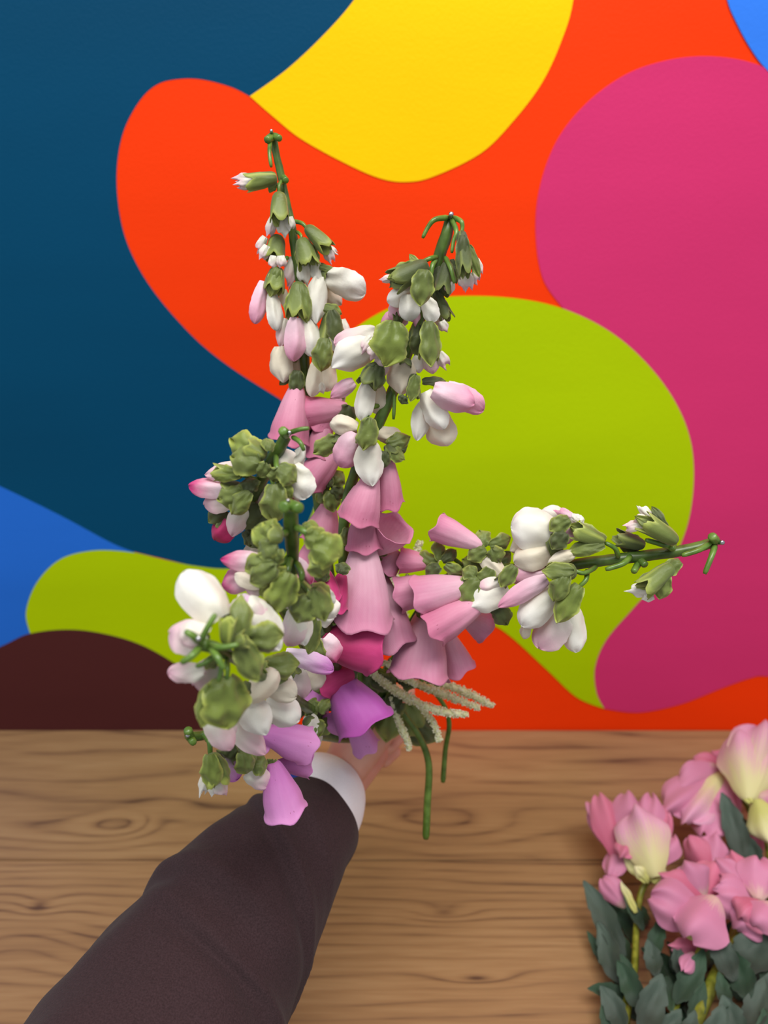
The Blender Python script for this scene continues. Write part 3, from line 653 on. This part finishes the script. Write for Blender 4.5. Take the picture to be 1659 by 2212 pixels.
foxglove('foxglove stem rising straight toward the camera in the middle, blurred green crown',
 [(628, 1092, .37, 16), (628, 1140, .378, 17), (632, 1200, .39, 14), (630, 1255, .40, 12), (640, 1330, .43, 12), (695, 1450, .56, 11), END],
'''w 624 1088 622 1080 5
K 628 1090 610 1096 15
K 630 1092 648 1098 14
K 620 1150 604 1155 584 1168 9
K 640 1140 655 1146 668 1158 9
c 612 1160 580 1155 44 S; s 605 1165 546 1142 56 G 1; s 600 1160 570 1128 46 G 1.2; s 600 1175 556 1192 52 S 1.4; s 600 1180 580 1210 50 S 1.4
c 662 1158 690 1180 40 S; s 655 1150 690 1140 40 G 1; s 660 1158 704 1170 50 G 1.5; s 676 1176 738 1200 72 G 1.8; s 684 1190 700 1246 56 S 1.6
k 625 1200 610 1218 595 1212 7
c 600 1216 545 1230 50 S; p 566 1212 476 1208 46 K 0; p 548 1246 478 1262 54 K -.4; p 570 1262 506 1240 38 C .6; p 575 1268 528 1272 34 Q .6; s 598 1210 530 1232 54 S 1.6; s 596 1222 540 1258 50 S 1.8
K 628 1205 622 1230 620 1250 8
c 622 1240 590 1290 44 G; p 610 1300 636 1300 30 W 0; s 625 1236 560 1284 56 G 1.6; s 628 1238 590 1324 62 G 2
K 640 1215 652 1238 650 1255 8
c 645 1255 668 1290 36 S 0; p 640 1208 672 1262 30 K -.4
K 645 1255 665 1275 672 1300 6
c 672 1290 690 1320 44 S; p 700 1300 728 1332 44 W 0; p 690 1325 722 1338 44 W .2; p 700 1270 714 1310 30 W -.3; s 672 1270 712 1296 44 G 1.4; s 678 1272 700 1340 50 S 1.8; s 668 1288 640 1344 54 S 1.8
c 660 1340 640 1360 40 O 0; p 640 1318 622 1398 56 Q .6; p 645 1315 660 1395 54 W .4
p 690 1400 682 1338 30 R -.6; s 684 1338 664 1412 34 S .6
p 695 1378 726 1432 62 K .2; s 680 1380 690 1440 40 S .1
p 615 1412 720 1448 44 L 1.2; s 642 1412 608 1440 30 S .6
c 628 1440 640 1460 30 O; p 628 1440 652 1512 54 Q .8; p 668 1444 688 1490 50 C .2
''')
foxglove('foxglove stem nearest the camera at lower left, out of focus with open green sepals',
 [(432, 1390, .33, 15), (470, 1402, .34, 14), (520, 1430, .37, 12), (590, 1478, .42, 12), (690, 1545, .57, 11), END],
'''w 432 1386 428 1378 7
K 432 1390 446 1360 466 1326 8
K 430 1385 415 1372 400 1364 9
K 430 1400 415 1416 392 1432 9
K 470 1412 450 1428 424 1440 7
K 455 1392 480 1398 516 1392 8
K 455 1400 470 1420 484 1446 9
K 470 1412 478 1440 472 1472 7
K 490 1420 492 1445 490 1470 6
K 500 1415 515 1410 524 1408 7
c 490 1392 492 1332 40 G 1; k 490 1388 500 1396 9
c 506 1388 534 1380 40 S 1.2; s 520 1384 522 1286 44 S 1.5; s 530 1382 612 1374 64 S 1.6; s 520 1384 556 1472 54 S 1.5; s 516 1392 500 1362 30 S 1.2
c 486 1462 480 1510 60 S 1; p 470 1570 496 1608 60 Q -.8; s 500 1470 440 1560 60 G .6; s 482 1462 492 1574 96 G 1.6; s 500 1475 520 1540 60 G 1.2; s 455 1480 434 1570 40 G .5
p 478 1336 396 1234 92 W -.6; s 482 1338 500 1330 20 O -.6
p 450 1376 362 1364 78 Q 0; p 420 1360 396 1392 60 Q .3; s 452 1382 430 1372 20 O -.6
p 470 1436 414 1482 70 Q -.6; p 440 1450 362 1456 44 Q -1; s 470 1436 440 1426 30 S -.6
p 540 1310 606 1404 84 W -1.4; p 530 1300 576 1336 60 Q -1.8; p 500 1300 530 1330 70 L -2.2; s 545 1320 560 1340 30 S -1.6
c 560 1440 580 1440 30 S -1.2; p 580 1470 628 1500 60 W -2; s 566 1444 646 1434 52 S -1; s 570 1450 620 1470 40 O -1.2
p 536 1512 598 1448 56 C 0; s 540 1500 530 1470 20 O 0
p 560 1470 640 1506 56 C -1.8; s 570 1480 550 1460 20 O -2
p 530 1510 576 1588 70 W -.6; p 570 1520 648 1556 66 W -.9; p 530 1505 520 1560 60 W -1; s 540 1500 556 1480 20 O -.8
p 500 1556 574 1630 54 Q -1.6; p 450 1545 500 1620 54 Q -2; s 505 1560 490 1545 30 S -1.6
''')
foxglove('low foxglove stem drooping at far left, a small white bud hanging from it',
 [(408, 1592, .44, 11), (432, 1590, .445, 10), (470, 1582, .45, 11), (530, 1575, .465, 10), (620, 1570, .50, 10), (700, 1590, .60, 10), END],
'''w 409 1590 405 1588 6
K 410 1592 406 1576 11
K 412 1596 418 1604 9
K 440 1588 452 1602 454 1632 7
k 455 1586 448 1600 8
c 458 1628 470 1694 56 G; p 446 1672 434 1724 22; p 462 1684 462 1724 24 W; p 472 1686 486 1726 28 Q; s 454 1630 462 1702 46 G 1.8; s 468 1634 490 1690 28 S 1.4
K 478 1590 484 1600 480 1622 8
c 500 1612 520 1640 40 O 0; p 478 1620 516 1684 50 L 0; s 500 1608 486 1640 44 O 1.2; s 520 1620 550 1650 44 S 1.2; s 525 1625 535 1672 44 S 1.5
c 540 1650 552 1668 30 O 0; p 532 1668 582 1698 46 Q .6; s 545 1650 578 1652 44 S 1.4
b 588 1646 616 1752 92 U 1.6; s 590 1640 576 1668 26 S 1.8
b 598 1650 670 1654 54 U -.6; s 640 1640 650 1660 24 S
b 560 1580 660 1612 84 U .4 ~.01; s 556 1580 570 1610 34 S .4
b 530 1570 560 1620 70 U -1; s 530 1560 550 1590 30 S -1
b 688 1560 748 1562 60 U 1.5; s 696 1548 684 1588 44 S 2; s 688 1540 660 1520 40 S 2; s 690 1540 712 1512 24 S 2; s 676 1560 690 1590 40 S 2
c 660 1550 668 1560 30 O .4; p 668 1546 680 1592 38 W 1; p 684 1580 662 1624 44 W 1.4; p 655 1575 670 1600 34 W 1
''')
foxglove('short foxglove stem with magenta and violet bells low in the middle of the bunch',
 [(690, 1300, .50, 9), (705, 1350, .515, 10), (725, 1430, .54, 10), (745, 1500, .60, 10), END],
'''b 690 1385 800 1395 128 M .2 ~.01; s 692 1380 700 1340 30 O .5; s 700 1230 690 1260 30 O
b 700 1230 704 1290 70 M 0; s 700 1225 690 1255 34 O
b 740 1240 720 1310 60 M -.5; s 735 1240 745 1215 30 O
b 765 1450 700 1472 78 M .4; s 765 1440 748 1466 34 O .6
b 726 1462 790 1566 126 V .8 ~-.01; s 722 1458 745 1478 34 S 1
b 752 1530 790 1614 60 U 0; s 748 1535 770 1545 30 S .2
b 700 1480 680 1530 60 U -.6; s 700 1475 690 1500 34 S -.3
s 690 1330 730 1320 44 O -1; s 720 1410 690 1450 50 O -1
''', 'stemdark')

# ------------------------------------------------------------------ leafy stems below the bunch
def leafy(label, pts, leaves):
    root = thing('leafy_stem', P(*pts[0][:3]), label, 'stem')
    tube('stem', pts, M['lowstem'], root, 10, 6)
    for (a, b_, c, d, w_, mk, z) in leaves:
        piece('s', P(a, b_, z), P(c, d, z + .01), w_ / FPX * z, mk, root, name='leaf')
leafy('long bare green stem end hanging straight down below the white sprigs', [(815, 1450, .625, 7), (870, 1540, .64, 7), (905, 1590, .645, 7), (926, 1650, .65, 7.5), (923, 1740, .65, 8), (920, 1812, .65, 8)],
      [(850, 1510, 832, 1602, 62, 'S', .655), (880, 1520, 905, 1590, 70, 'S', .665), (900, 1560, 945, 1600, 50, 'O', .67), (880, 1560, 915, 1610, 40, 'O', .672)])
leafy('thin green stem end hanging behind the longer one', [(880, 1440, .655, 5), (950, 1510, .68, 5), (970, 1560, .69, 5.5), (962, 1620, .70, 5.5), (957, 1690, .70, 6)],
      [(900, 1450, 960, 1480, 40, 'O', .67), (860, 1395, 900, 1420, 44, 'O', .66)])
rf = random.Random(11)
leafy('added stem of dark filler leaves for the shaded gap behind the pink bells', [(778, 1600, .65, 8), (780, 1500, .625, 8), (770, 1400, .61, 8), (762, 1300, .60, 7), (756, 1200, .59, 6)],
      [(x0, y0, x0 + rf.uniform(-60, 60), y0 + rf.uniform(-60, 40), rf.uniform(40, 60), 'O', rf.uniform(.60, .63)) for x0, y0 in [(rf.uniform(690, 870), rf.uniform(1250, 1520)) for _ in range(34)] + [(rf.uniform(630, 720), rf.uniform(1440, 1560)) for _ in range(12)]])  # added filler: dark leaves stand in for the shade deep in the bunch
# ------------------------------------------------------------------ white feathery sprigs
def astilbe(label, branches, stempts):
    root = thing('astilbe_sprig', P(*stempts[0][:3]), label, 'flower')
    tube('stem', stempts, M['oldstem'], root, 8, 5)
    for br in branches:
        c = catmull(br, 10); path = [P(*q[:3]) for q in c]; rad = [q[3] / FPX * q[2] for q in c]
        V, F, UV = tube_data(path, [r * .8 for r in rad], 7)
        o = link('sprig', mesh('sprig', V, F, True, UV), root, None, M['sprigcore'])
        gv = []; gf = []
        rnd = random.Random(len(WM))
        for i in range(len(path) - 1):
            t = (path[i + 1] - path[i]).normalized(); a = t.orthogonal().normalized(); b = t.cross(a)
            m = int(26 * (path[i + 1] - path[i]).length / .004)
            for k in range(m):
                th = rnd.uniform(0, 6.28); n_ = a * math.cos(th) + b * math.sin(th)
                c0 = path[i].lerp(path[i + 1], rnd.random()) + n_ * rad[i] * rnd.uniform(.75, 1.12)
                s = rnd.uniform(.0007, .0015); o0 = len(gv)
                ax = [Vector((rnd.gauss(0, 1), rnd.gauss(0, 1), rnd.gauss(0, 1))).normalized() * s for _ in range(3)]
                gv += [c0 + ax[0], c0 - ax[0], c0 + ax[1], c0 - ax[1], c0 + ax[2], c0 - ax[2]]
                for q in ((0, 2, 4), (2, 1, 4), (1, 3, 4), (3, 0, 4), (2, 0, 5), (1, 2, 5), (3, 1, 5), (0, 3, 5)): gf.append(tuple(o0 + x for x in q))
        g = link('tiny_florets', mesh('florets', gv, gf, False), o, None, M['astil']); g['kind'] = 'stuff'
    return root
astilbe('feathery white-green sprig fanning right out of the bunch over the orange paint',
 [[(795, 1440, .60, 4), (830, 1475, .60, 8), (870, 1500, .60, 9), (930, 1530, .60, 9), (975, 1540, .60, 8), (1012, 1544, .60, 6)],
  [(860, 1462, .615, 5), (930, 1488, .615, 9), (980, 1508, .615, 9), (1036, 1530, .615, 6)],
  [(900, 1455, .63, 4), (960, 1478, .63, 9), (1020, 1502, .63, 9), (1066, 1526, .63, 6)],
  [(845, 1505, .61, 3), (860, 1555, .61, 7), (874, 1588, .61, 8), (886, 1620, .61, 6)],
  [(900, 1520, .61, 3), (935, 1560, .61, 7), (950, 1602, .61, 6)],
  [(840, 1430, .61, 4), (880, 1452, .61, 8), (940, 1458, .61, 5)],
  [(800, 1425, .60, 3), (850, 1440, .60, 7), (900, 1480, .605, 6)],
  [(800, 1455, .60, 3), (850, 1492, .605, 6), (890, 1520, .605, 4)]],
 [(780, 1430, .62, 6), (860, 1465, .62, 6), (960, 1505, .62, 5)])
astilbe('small white feathery sprig tips peeking out behind the pink bells near the right stem',
 [[(890, 1225, .60, 6), (900, 1195, .60, 7), (908, 1168, .60, 6)], [(935, 1225, .60, 4), (950, 1200, .60, 6), (970, 1190, .60, 5)],
  [(850, 1300, .60, 9), (852, 1260, .60, 12), (846, 1225, .60, 9)], [(862, 1370, .61, 8), (872, 1330, .61, 10), (862, 1290, .60, 8)]],
 [(860, 1420, .62, 6), (862, 1340, .61, 6), (880, 1240, .60, 5)])

# ------------------------------------------------------------------ the hand, cuff and sleeve
def skinmat():
    m, nt, b = mat_new('skin')
    tc = N(nt, 'ShaderNodeTexCoord'); n = N(nt, 'ShaderNodeTexNoise'); n.inputs['Scale'].default_value = 30; nt.links.new(tc.outputs['Object'], n.inputs[0])
    r = ramp(nt, n.outputs[0], [(.3, lin((214, 150, 128))), (.7, lin((228, 172, 150)))]); nt.links.new(r.outputs[0], b.inputs['Base Color'])
    b.inputs['Roughness'].default_value = .5; b.inputs['Subsurface Weight'].default_value = .15; b.inputs['Subsurface Radius'].default_value = (.01, .004, .002); b.inputs['Subsurface Scale'].default_value = .3
    n2 = N(nt, 'ShaderNodeTexNoise'); n2.inputs['Scale'].default_value = 500; nt.links.new(tc.outputs['Object'], n2.inputs[0]); bump(nt, b, n2.outputs[0], .15, .0005)
    return m
def cloth(name, c, c2, scale, sheen, bs=.5, dist=.0008):
    m, nt, b = mat_new(name)
    tc = N(nt, 'ShaderNodeTexCoord'); n = N(nt, 'ShaderNodeTexNoise'); n.inputs['Scale'].default_value = scale; n.inputs['Detail'].default_value = 6; nt.links.new(tc.outputs['Object'], n.inputs[0])
    r = ramp(nt, n.outputs[0], [(.3, lin(c)), (.7, lin(c2))]); nt.links.new(r.outputs[0], b.inputs['Base Color'])
    b.inputs['Roughness'].default_value = .9; b.inputs['Sheen Weight'].default_value = sheen; b.inputs['Specular IOR Level'].default_value = .15
    bump(nt, b, n.outputs[0], bs, dist); return m
wrist = P(728, 1686, .674)
def cv(x, y, z): return RT * x + UP * y - FW * z
hY = cv(.24, .50, -.80).normalized(); hX = cv(0.0, .78, .62); hX = (hX - hY * hX.dot(hY)).normalized(); hZ = hX.cross(hY)
def H(x, y, z): return wrist + hX * x + hY * y + hZ * z
def build_hand():
    bm = bmesh.new()
    def cap(a, b, ra, rb, n=9, seg=14):
        d = b - a; L = max(d.length, 1e-5); z = d / L; x = z.orthogonal().normalized(); y = z.cross(x)
        rings = []
        for k in range(n + 1):
            th = -math.pi / 2 + math.pi * k / n
            base, r = (a, ra) if k <= n // 2 else (b, rb)
            c = base + z * (r * math.sin(th)); rr = max(r * math.cos(th), 1e-5)
            rings.append([bm.verts.new(c + (x * math.cos(2 * math.pi * q / seg) + y * math.sin(2 * math.pi * q / seg)) * rr) for q in range(seg)])
        for k in range(n):
            for q in range(seg): bm.faces.new((rings[k][q], rings[k][(q + 1) % seg], rings[k + 1][(q + 1) % seg], rings[k + 1][q]))
        bm.faces.new(rings[0][::-1]); bm.faces.new(rings[-1])
    ch = [(P(60, 2740, .39), .046), (P(330, 2290, .48), .043), (P(510, 1985, .55), .036), (P(600, 1868, .59), .031), (P(668, 1768, .635), .0255), (H(0, 0, 0), .0225)]
    for (a, ra), (b, rb) in zip(ch, ch[1:]): cap(a, b, ra, rb)
    for sx in (-.009, .009): cap(H(sx * .7, -.03, 0), H(sx, .008, 0), .021, .0185)
    mc = [((.013, .004, 0), (.027, .080, -.002), .0155, .0118), ((.005, .004, .001), (.008, .085, 0), .0165, .0122), ((-.006, .004, .001), (-.011, .081, -.001), .0165, .0118), ((-.015, .004, -.001), (-.028, .072, -.004), .0155, .0105)]
    for a, b, ra, rb in mc: cap(H(*a), H(*b), ra, rb)
    for x in (.019, -.002, -.020): cap(H(x, .03, -.002), H(x * 1.05, .072, -.003), .012, .010)
    cap(H(.014, .010, -.008), H(.038, .042, -.020), .0165, .0138); cap(H(-.018, .008, -.008), H(-.025, .052, -.010), .0155, .013)
    cap(H(.010, .008, -.010), H(.026, .042, -.028), .0165, .015); cap(H(-.008, .006, -.010), H(-.010, .045, -.022), .0165, .015)
    fingers = [[(.027, .080, -.002), (.030, .095, -.024), (.027, .078, -.041), (.026, .060, -.035)],
               [(.008, .085, 0), (.009, .101, -.026), (.008, .083, -.044), (.008, .061, -.037)],
               [(-.011, .081, -.001), (-.011, .096, -.025), (-.010, .078, -.042), (-.010, .058, -.035)],
               [(-.028, .072, -.004), (-.029, .084, -.023), (-.027, .068, -.038), (-.026, .053, -.032)],
               [(.038, .042, -.020), (.045, .063, -.034), (.041, .084, -.042)]]
    for f, r0 in zip(fingers, (.0104, .0108, .0102, .0090, .0128)):
        for k, (a, b) in enumerate(zip(f, f[1:])): cap(H(*a), H(*b), r0 * (1 - .09 * k), r0 * (.93 - .10 * k))
    me = bpy.data.meshes.new('person'); bm.to_mesh(me); bm.free()
    o = bpy.data.objects.new('tmp', me); COL.objects.link(o)
    r = o.modifiers.new('r', 'REMESH'); r.mode = 'VOXEL'; r.voxel_size = .0018
    sm = o.modifiers.new('s', 'SMOOTH'); sm.factor = .5; sm.iterations = 5
    dg = bpy.context.evaluated_depsgraph_get(); m2 = bpy.data.meshes.new_from_object(o.evaluated_get(dg)); m2.name = 'person'
    bpy.data.objects.remove(o); m2.polygons.foreach_set('use_smooth', [True] * len(m2.polygons)); return m2
mh = build_hand(); mh.materials.clear(); mh.materials.append(skinmat())
person = tag(link('person', mh), 'arm of a person in a dark brown sleeve, hand gripping the held flowers', 'person')
def sleeve_fn(r, t, th, p, nn):
    d = .0035 * noise.noise(p * 14) + .0022 * noise.noise(p * 34 + Vector((3, 1, 2)))
    # soft diagonal folds gathering behind the wrist
    for (t0, th0, amp, sl, wdt) in FOLDS:
        dth = math.atan2(nn.dot(RT), nn.dot(UP * .45 - FW)) - th0
        k = (t - t0 - sl * dth - .03 * dth * dth) / wdt
        d += amp * (math.exp(-k * k) - .9 * math.exp(-(k - 1.6) ** 2)) * math.exp(-(dth / 1.3) ** 2)
    edge = min(1, t / .012)
    return (r + d) * (.965 + .035 * edge ** .5)
FOLDS = [(.27, .1, .0050, .10, .022), (.44, -.9, .0045, -.05, .025), (.55, .6, .004, .08, .03), (.12, -.6, .003, .04, .02)]
def arm_tube(name, pts, mat, seg, n, fn, inner=.0022):
    c = catmull(pts, n); path = [P(*q[:3]) for q in c]; rad = [q[3] / FPX * q[2] for q in c]
    V, F, UV = tube_data(path, rad, seg, False, fn)
    V2, F2, _ = tube_data(path, [r - inner for r in rad], seg, False, fn)
    k = len(V); F2 = [tuple(k + i for i in f)[::-1] for f in F2]
    rim = [(i, (i + 1) % seg, k + (i + 1) % seg, k + i)[::-1] for i in range(seg)]
    b0 = k - seg; rim += [(b0 + i, b0 + (i + 1) % seg, k + b0 + (i + 1) % seg, k + b0 + i) for i in range(seg)]
    return link(name, mesh(name, V + V2, F + F2 + rim, True), person, None, mat)
sl = arm_tube('jacket_sleeve', [(668, 1782, .630, 108), (646, 1812, .610, 121), (600, 1868, .59, 148), (520, 1970, .565, 187), (430, 2110, .535, 222), (330, 2290, .49, 262), (200, 2500, .44, 300), (60, 2760, .39, 340)],
         cloth('brown_fleece', (48, 34, 36), (64, 47, 50), 900, .06, .6, .0008), 96, 22, sleeve_fn)
sl['label'] = 'dark brown fleece jacket sleeve'
cuffn = lambda r, t, th, p, nn: r + .0022 * noise.noise(p * 26) + .0006 * math.sin(th * 3 + t * 5)
cf = arm_tube('shirt_cuff', [(655, 1806, .615, 90), (668, 1780, .628, 97), (681, 1752, .642, 99), (692, 1728, .655, 97), (699, 1712, .666, 92)], cloth('white_cotton', (236, 236, 242), (246, 246, 250), 1200, .05, .3, .0005), 72, 8, cuffn)
cf['label'] = 'white shirt cuff'
lb = arm_tube('cuff_lining', [(644, 1798, .612, 97), (650, 1780, .625, 100), (656, 1764, .637, 101)], cloth('blue_lining', (22, 44, 132), (34, 62, 160), 900, .1), 40, 4, lambda r, t, th, p, nn: r)
lb['label'] = 'blue lining strip'

# ------------------------------------------------------------------ pink flowers lying on the table
LEFT = T(1300, 2000).x
def peony(label, stempts, items, rs=10, mk='oldstem'):
    stempts = [(q[0], q[1], q[2] / 100, q[3]) for q in stempts]; a = T(*stempts[-1][:3]); root = thing('peony_stem', a, label, 'flower', 'pink flowers lying on the table')
    c = catmull(stempts, 5); path = [T(*q[:3]) for q in c]; rad = [q[3] / FPX * depth(p) for q, p in zip(c, path)]
    V, F, UV = tube_data(path, rad, 10, True, lambda r, t, th, p, nn: r * (1 + .06 * math.cos(3 * th)))
    link('stem', mesh('stem', V, F, True, UV), root, None, M[mk])
    for line in items.strip().split('\n'):
        q = line.split(); ty = q[0]; u0, v0, u1, v1, wd, h0, h1 = map(float, q[1:8]); mm = q[8]
        roll = float(q[9]) if len(q) > 9 else None
        A = T(u0, v0, h0 / 100); B = T(u1, v1, h1 / 100)
        piece(ty, A, B, wd / FPX * depth(A), mm, root, roll, 'leaf' if ty == 'f' else ('sepal' if ty == 's' else 'petal'))
    rnd = random.Random(len(WM))
    for k in range(8):                       # added dark filler leaves, standing in for shade in gaps under the bunch
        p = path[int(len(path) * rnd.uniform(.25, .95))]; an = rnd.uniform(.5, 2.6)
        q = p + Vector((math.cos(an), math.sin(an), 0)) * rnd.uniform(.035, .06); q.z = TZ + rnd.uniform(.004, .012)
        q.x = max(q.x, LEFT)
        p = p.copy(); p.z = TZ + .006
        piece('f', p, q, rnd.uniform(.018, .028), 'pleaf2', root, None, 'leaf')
peony('pale pink flower at the left end of the lying bunch, cream at its base', [(1408, 1890, 5, 7), (1384, 1930, 3.5, 7), (1374, 2010, 2.4, 7), (1370, 2090, 1.8, 8), (1352, 2180, 1.4, 11), (1335, 2320, 1.2, 12)],
'''r 1350 1878 1292 1712 74 5 8.5 pdeep .3
r 1356 1872 1268 1738 60 4 7 ppet -.6
r 1372 1860 1352 1708 84 6 9 ppet .2
r 1392 1850 1404 1712 70 6 9 ppet -.3
r 1400 1860 1440 1745 70 6 8 pdeep .4
r 1345 1800 1318 1896 54 6 4.5 ppet .5
r 1368 1800 1342 1852 46 7.5 7 pdeep 0
r 1410 1872 1452 1800 70 6.5 8 ppet -.3
r 1418 1892 1372 1745 124 6.8 9.8 ppale .05
s 1400 1905 1348 1850 26 5 6 pcream
s 1402 1905 1372 1872 24 5.5 7 pcream
s 1408 1905 1438 1880 20 5.5 6.5 pcream
r 1352 1960 1300 1895 56 3 4.5 ppet 0
s 1374 1972 1342 1905 16 4 5 pcream
f 1352 2066 1258 1902 64 2.5 5 pleaf .1
f 1342 2120 1288 1990 64 2 4 pleaf -.3
f 1318 2100 1268 2012 30 1 2 pleaf2 0
f 1390 2010 1346 1926 34 3 4.5 pleaf2 .4
f 1400 2080 1430 1980 44 3 4.5 pleaf2 0
f 1420 2110 1398 2030 48 3 4 pleaf 0
f 1366 2150 1268 2136 40 1.5 2.5 pleaf2 .2
f 1396 2180 1330 2076 60 2.5 4 pleaf2 -.2
f 1384 2230 1428 2104 74 3 5 pleaf .2
f 1352 2230 1298 2130 60 2 3 pleaf 0
f 1372 2160 1340 2060 50 2 3.6 pleaf2 .3
f 1330 2280 1300 2160 50 1 2.4 pleaf2 .2''')
peony('ruffled pink flower lying second from left, its pale vein bent toward the wall', [(1562, 1662, 8, 6), (1590, 1700, 7, 6), (1630, 1780, 4, 6), (1628, 1880, 2.5, 7), (1590, 2000, 2, 8), (1540, 2120, 1.6, 11), (1488, 2240, 1.2, 12)],
'''r 1570 1662 1496 1642 52 6 6 pdeep .2
r 1572 1655 1536 1624 44 5 6 pdeep .2
r 1560 1664 1436 1754 92 8 7.5 ppet .1
r 1562 1660 1462 1700 80 8 8 ppet -.3
r 1564 1670 1520 1806 92 8 6 ppet .3
r 1560 1668 1480 1776 84 8.4 7.2 ppale .1
r 1566 1668 1588 1764 50 8 5 pdeep -.4
s 1560 1662 1600 1700 26 8 7.5 pcream
f 1610 1862 1558 1712 62 5 9.5 pleaf .1
f 1640 1880 1606 1800 50 4 6.5 pleaf -.2
f 1560 1850 1530 1764 24 4 6.5 pleaf2 0
f 1600 1900 1574 1838 60 3 4.5 pleaf2 0''')
peony('largest pale flower at the upper right, cream throat and pink petal tips', [(1612, 1716, 9, 6), (1640, 1760, 7, 6), (1662, 1850, 4, 7), (1665, 1990, 2.5, 8), (1650, 2150, 1.8, 10), (1620, 2330, 1.3, 11)],
'''r 1612 1722 1592 1578 110 10 13 ppale -.2
r 1622 1722 1650 1562 128 10 13.5 ppale .2
r 1625 1720 1690 1600 100 9.5 12 ppale .4
r 1632 1726 1668 1822 84 10 7 pcream .2
r 1640 1720 1716 1760 90 10 9 ppet 0
s 1622 1735 1600 1702 20 9.5 10 pcream
r 1640 1850 1612 1790 60 3 5 pdeep 0
f 1668 2150 1654 2042 50 3 5 pleaf2 0
f 1640 2190 1690 2080 60 3 5 pleaf .1
f 1612 2240 1650 2112 64 3 4.6 pleaf -.2
f 1660 2330 1650 2180 70 2 4 pleaf2 .1
f 1700 2060 1652 1990 60 3 5 pleaf 0''')
peony('rounded pink flower in the middle of the lying bunch with a broad folded front petal', [(1530, 2010, 5, 7), (1508, 2060, 3.6, 7), (1478, 2120, 2.4, 8), (1446, 2212, 1.6, 9), (1410, 2330, 1.2, 10)],
'''r 1530 1890 1486 1806 64 4 6 pdeep -.3
r 1540 1892 1544 1800 66 4 6.4 ppet .2
r 1520 1940 1476 1862 92 6.6 8.6 ppet .2
r 1528 1950 1424 1890 70 6.4 8 pdeep .1
r 1540 1990 1404 1936 104 6 7.6 ppet -.1
r 1530 1946 1540 1858 80 6 7.5 pdeep .3
r 1548 1934 1490 2028 118 8.4 6.8 ppet .1
s 1470 2004 1534 2036 26 6 5 pcream
r 1530 2050 1446 2044 40 3 4 pdeep 0
r 1500 2056 1476 2096 34 4 4.2 ppet 0
f 1470 2110 1460 2040 40 2.6 4 pleaf .2
f 1460 2170 1520 2052 60 2.6 4.4 pleaf2 0
f 1440 2110 1452 2190 34 3 2.5 pleaf2 0
f 1490 2220 1520 2120 44 2 3.4 pleaf2 .3
f 1420 2250 1470 2180 50 2 3.4 pleaf 0
f 1455 2100 1476 2016 40 2 3 pleaf2 0''')
peony('pink flower at the right edge of the photo with tightly stacked petals', [(1612, 1980, 5, 8), (1590, 2030, 3.6, 9), (1545, 2110, 2.6, 14), (1500, 2212, 1.8, 15), (1450, 2330, 1.4, 15)],
'''r 1622 1930 1542 1856 56 7 8 ppet .1
r 1610 1930 1556 1890 44 6.6 7.5 pdeep .2
r 1640 1950 1548 1930 90 6 7.6 ppet 0
r 1640 1960 1590 2006 90 6.5 5.6 ppet 0
r 1650 1946 1600 1986 90 7.6 7 pdeep .2
r 1640 1940 1640 1850 90 7.4 9 ppet .2
r 1670 1950 1632 2004 90 8.6 7 ppet .1
r 1600 1900 1580 1840 50 5 6 pdeep 0
f 1588 2120 1532 2004 66 4.2 6 pleaf .2
f 1600 2110 1646 1996 100 3.6 5.8 pleaf -.1
f 1620 2160 1574 2050 72 3.6 5 pleaf2 0
f 1570 2180 1552 2100 40 4 4.6 pleaf2 .2
f 1600 2260 1560 2150 70 3 4.6 pleaf 0
f 1530 2300 1560 2170 76 2.8 4.6 pleaf .2
f 1580 2330 1600 2220 60 2.4 4 pleaf2 0
f 1480 2260 1500 2180 40 3 4 pleaf 0''')
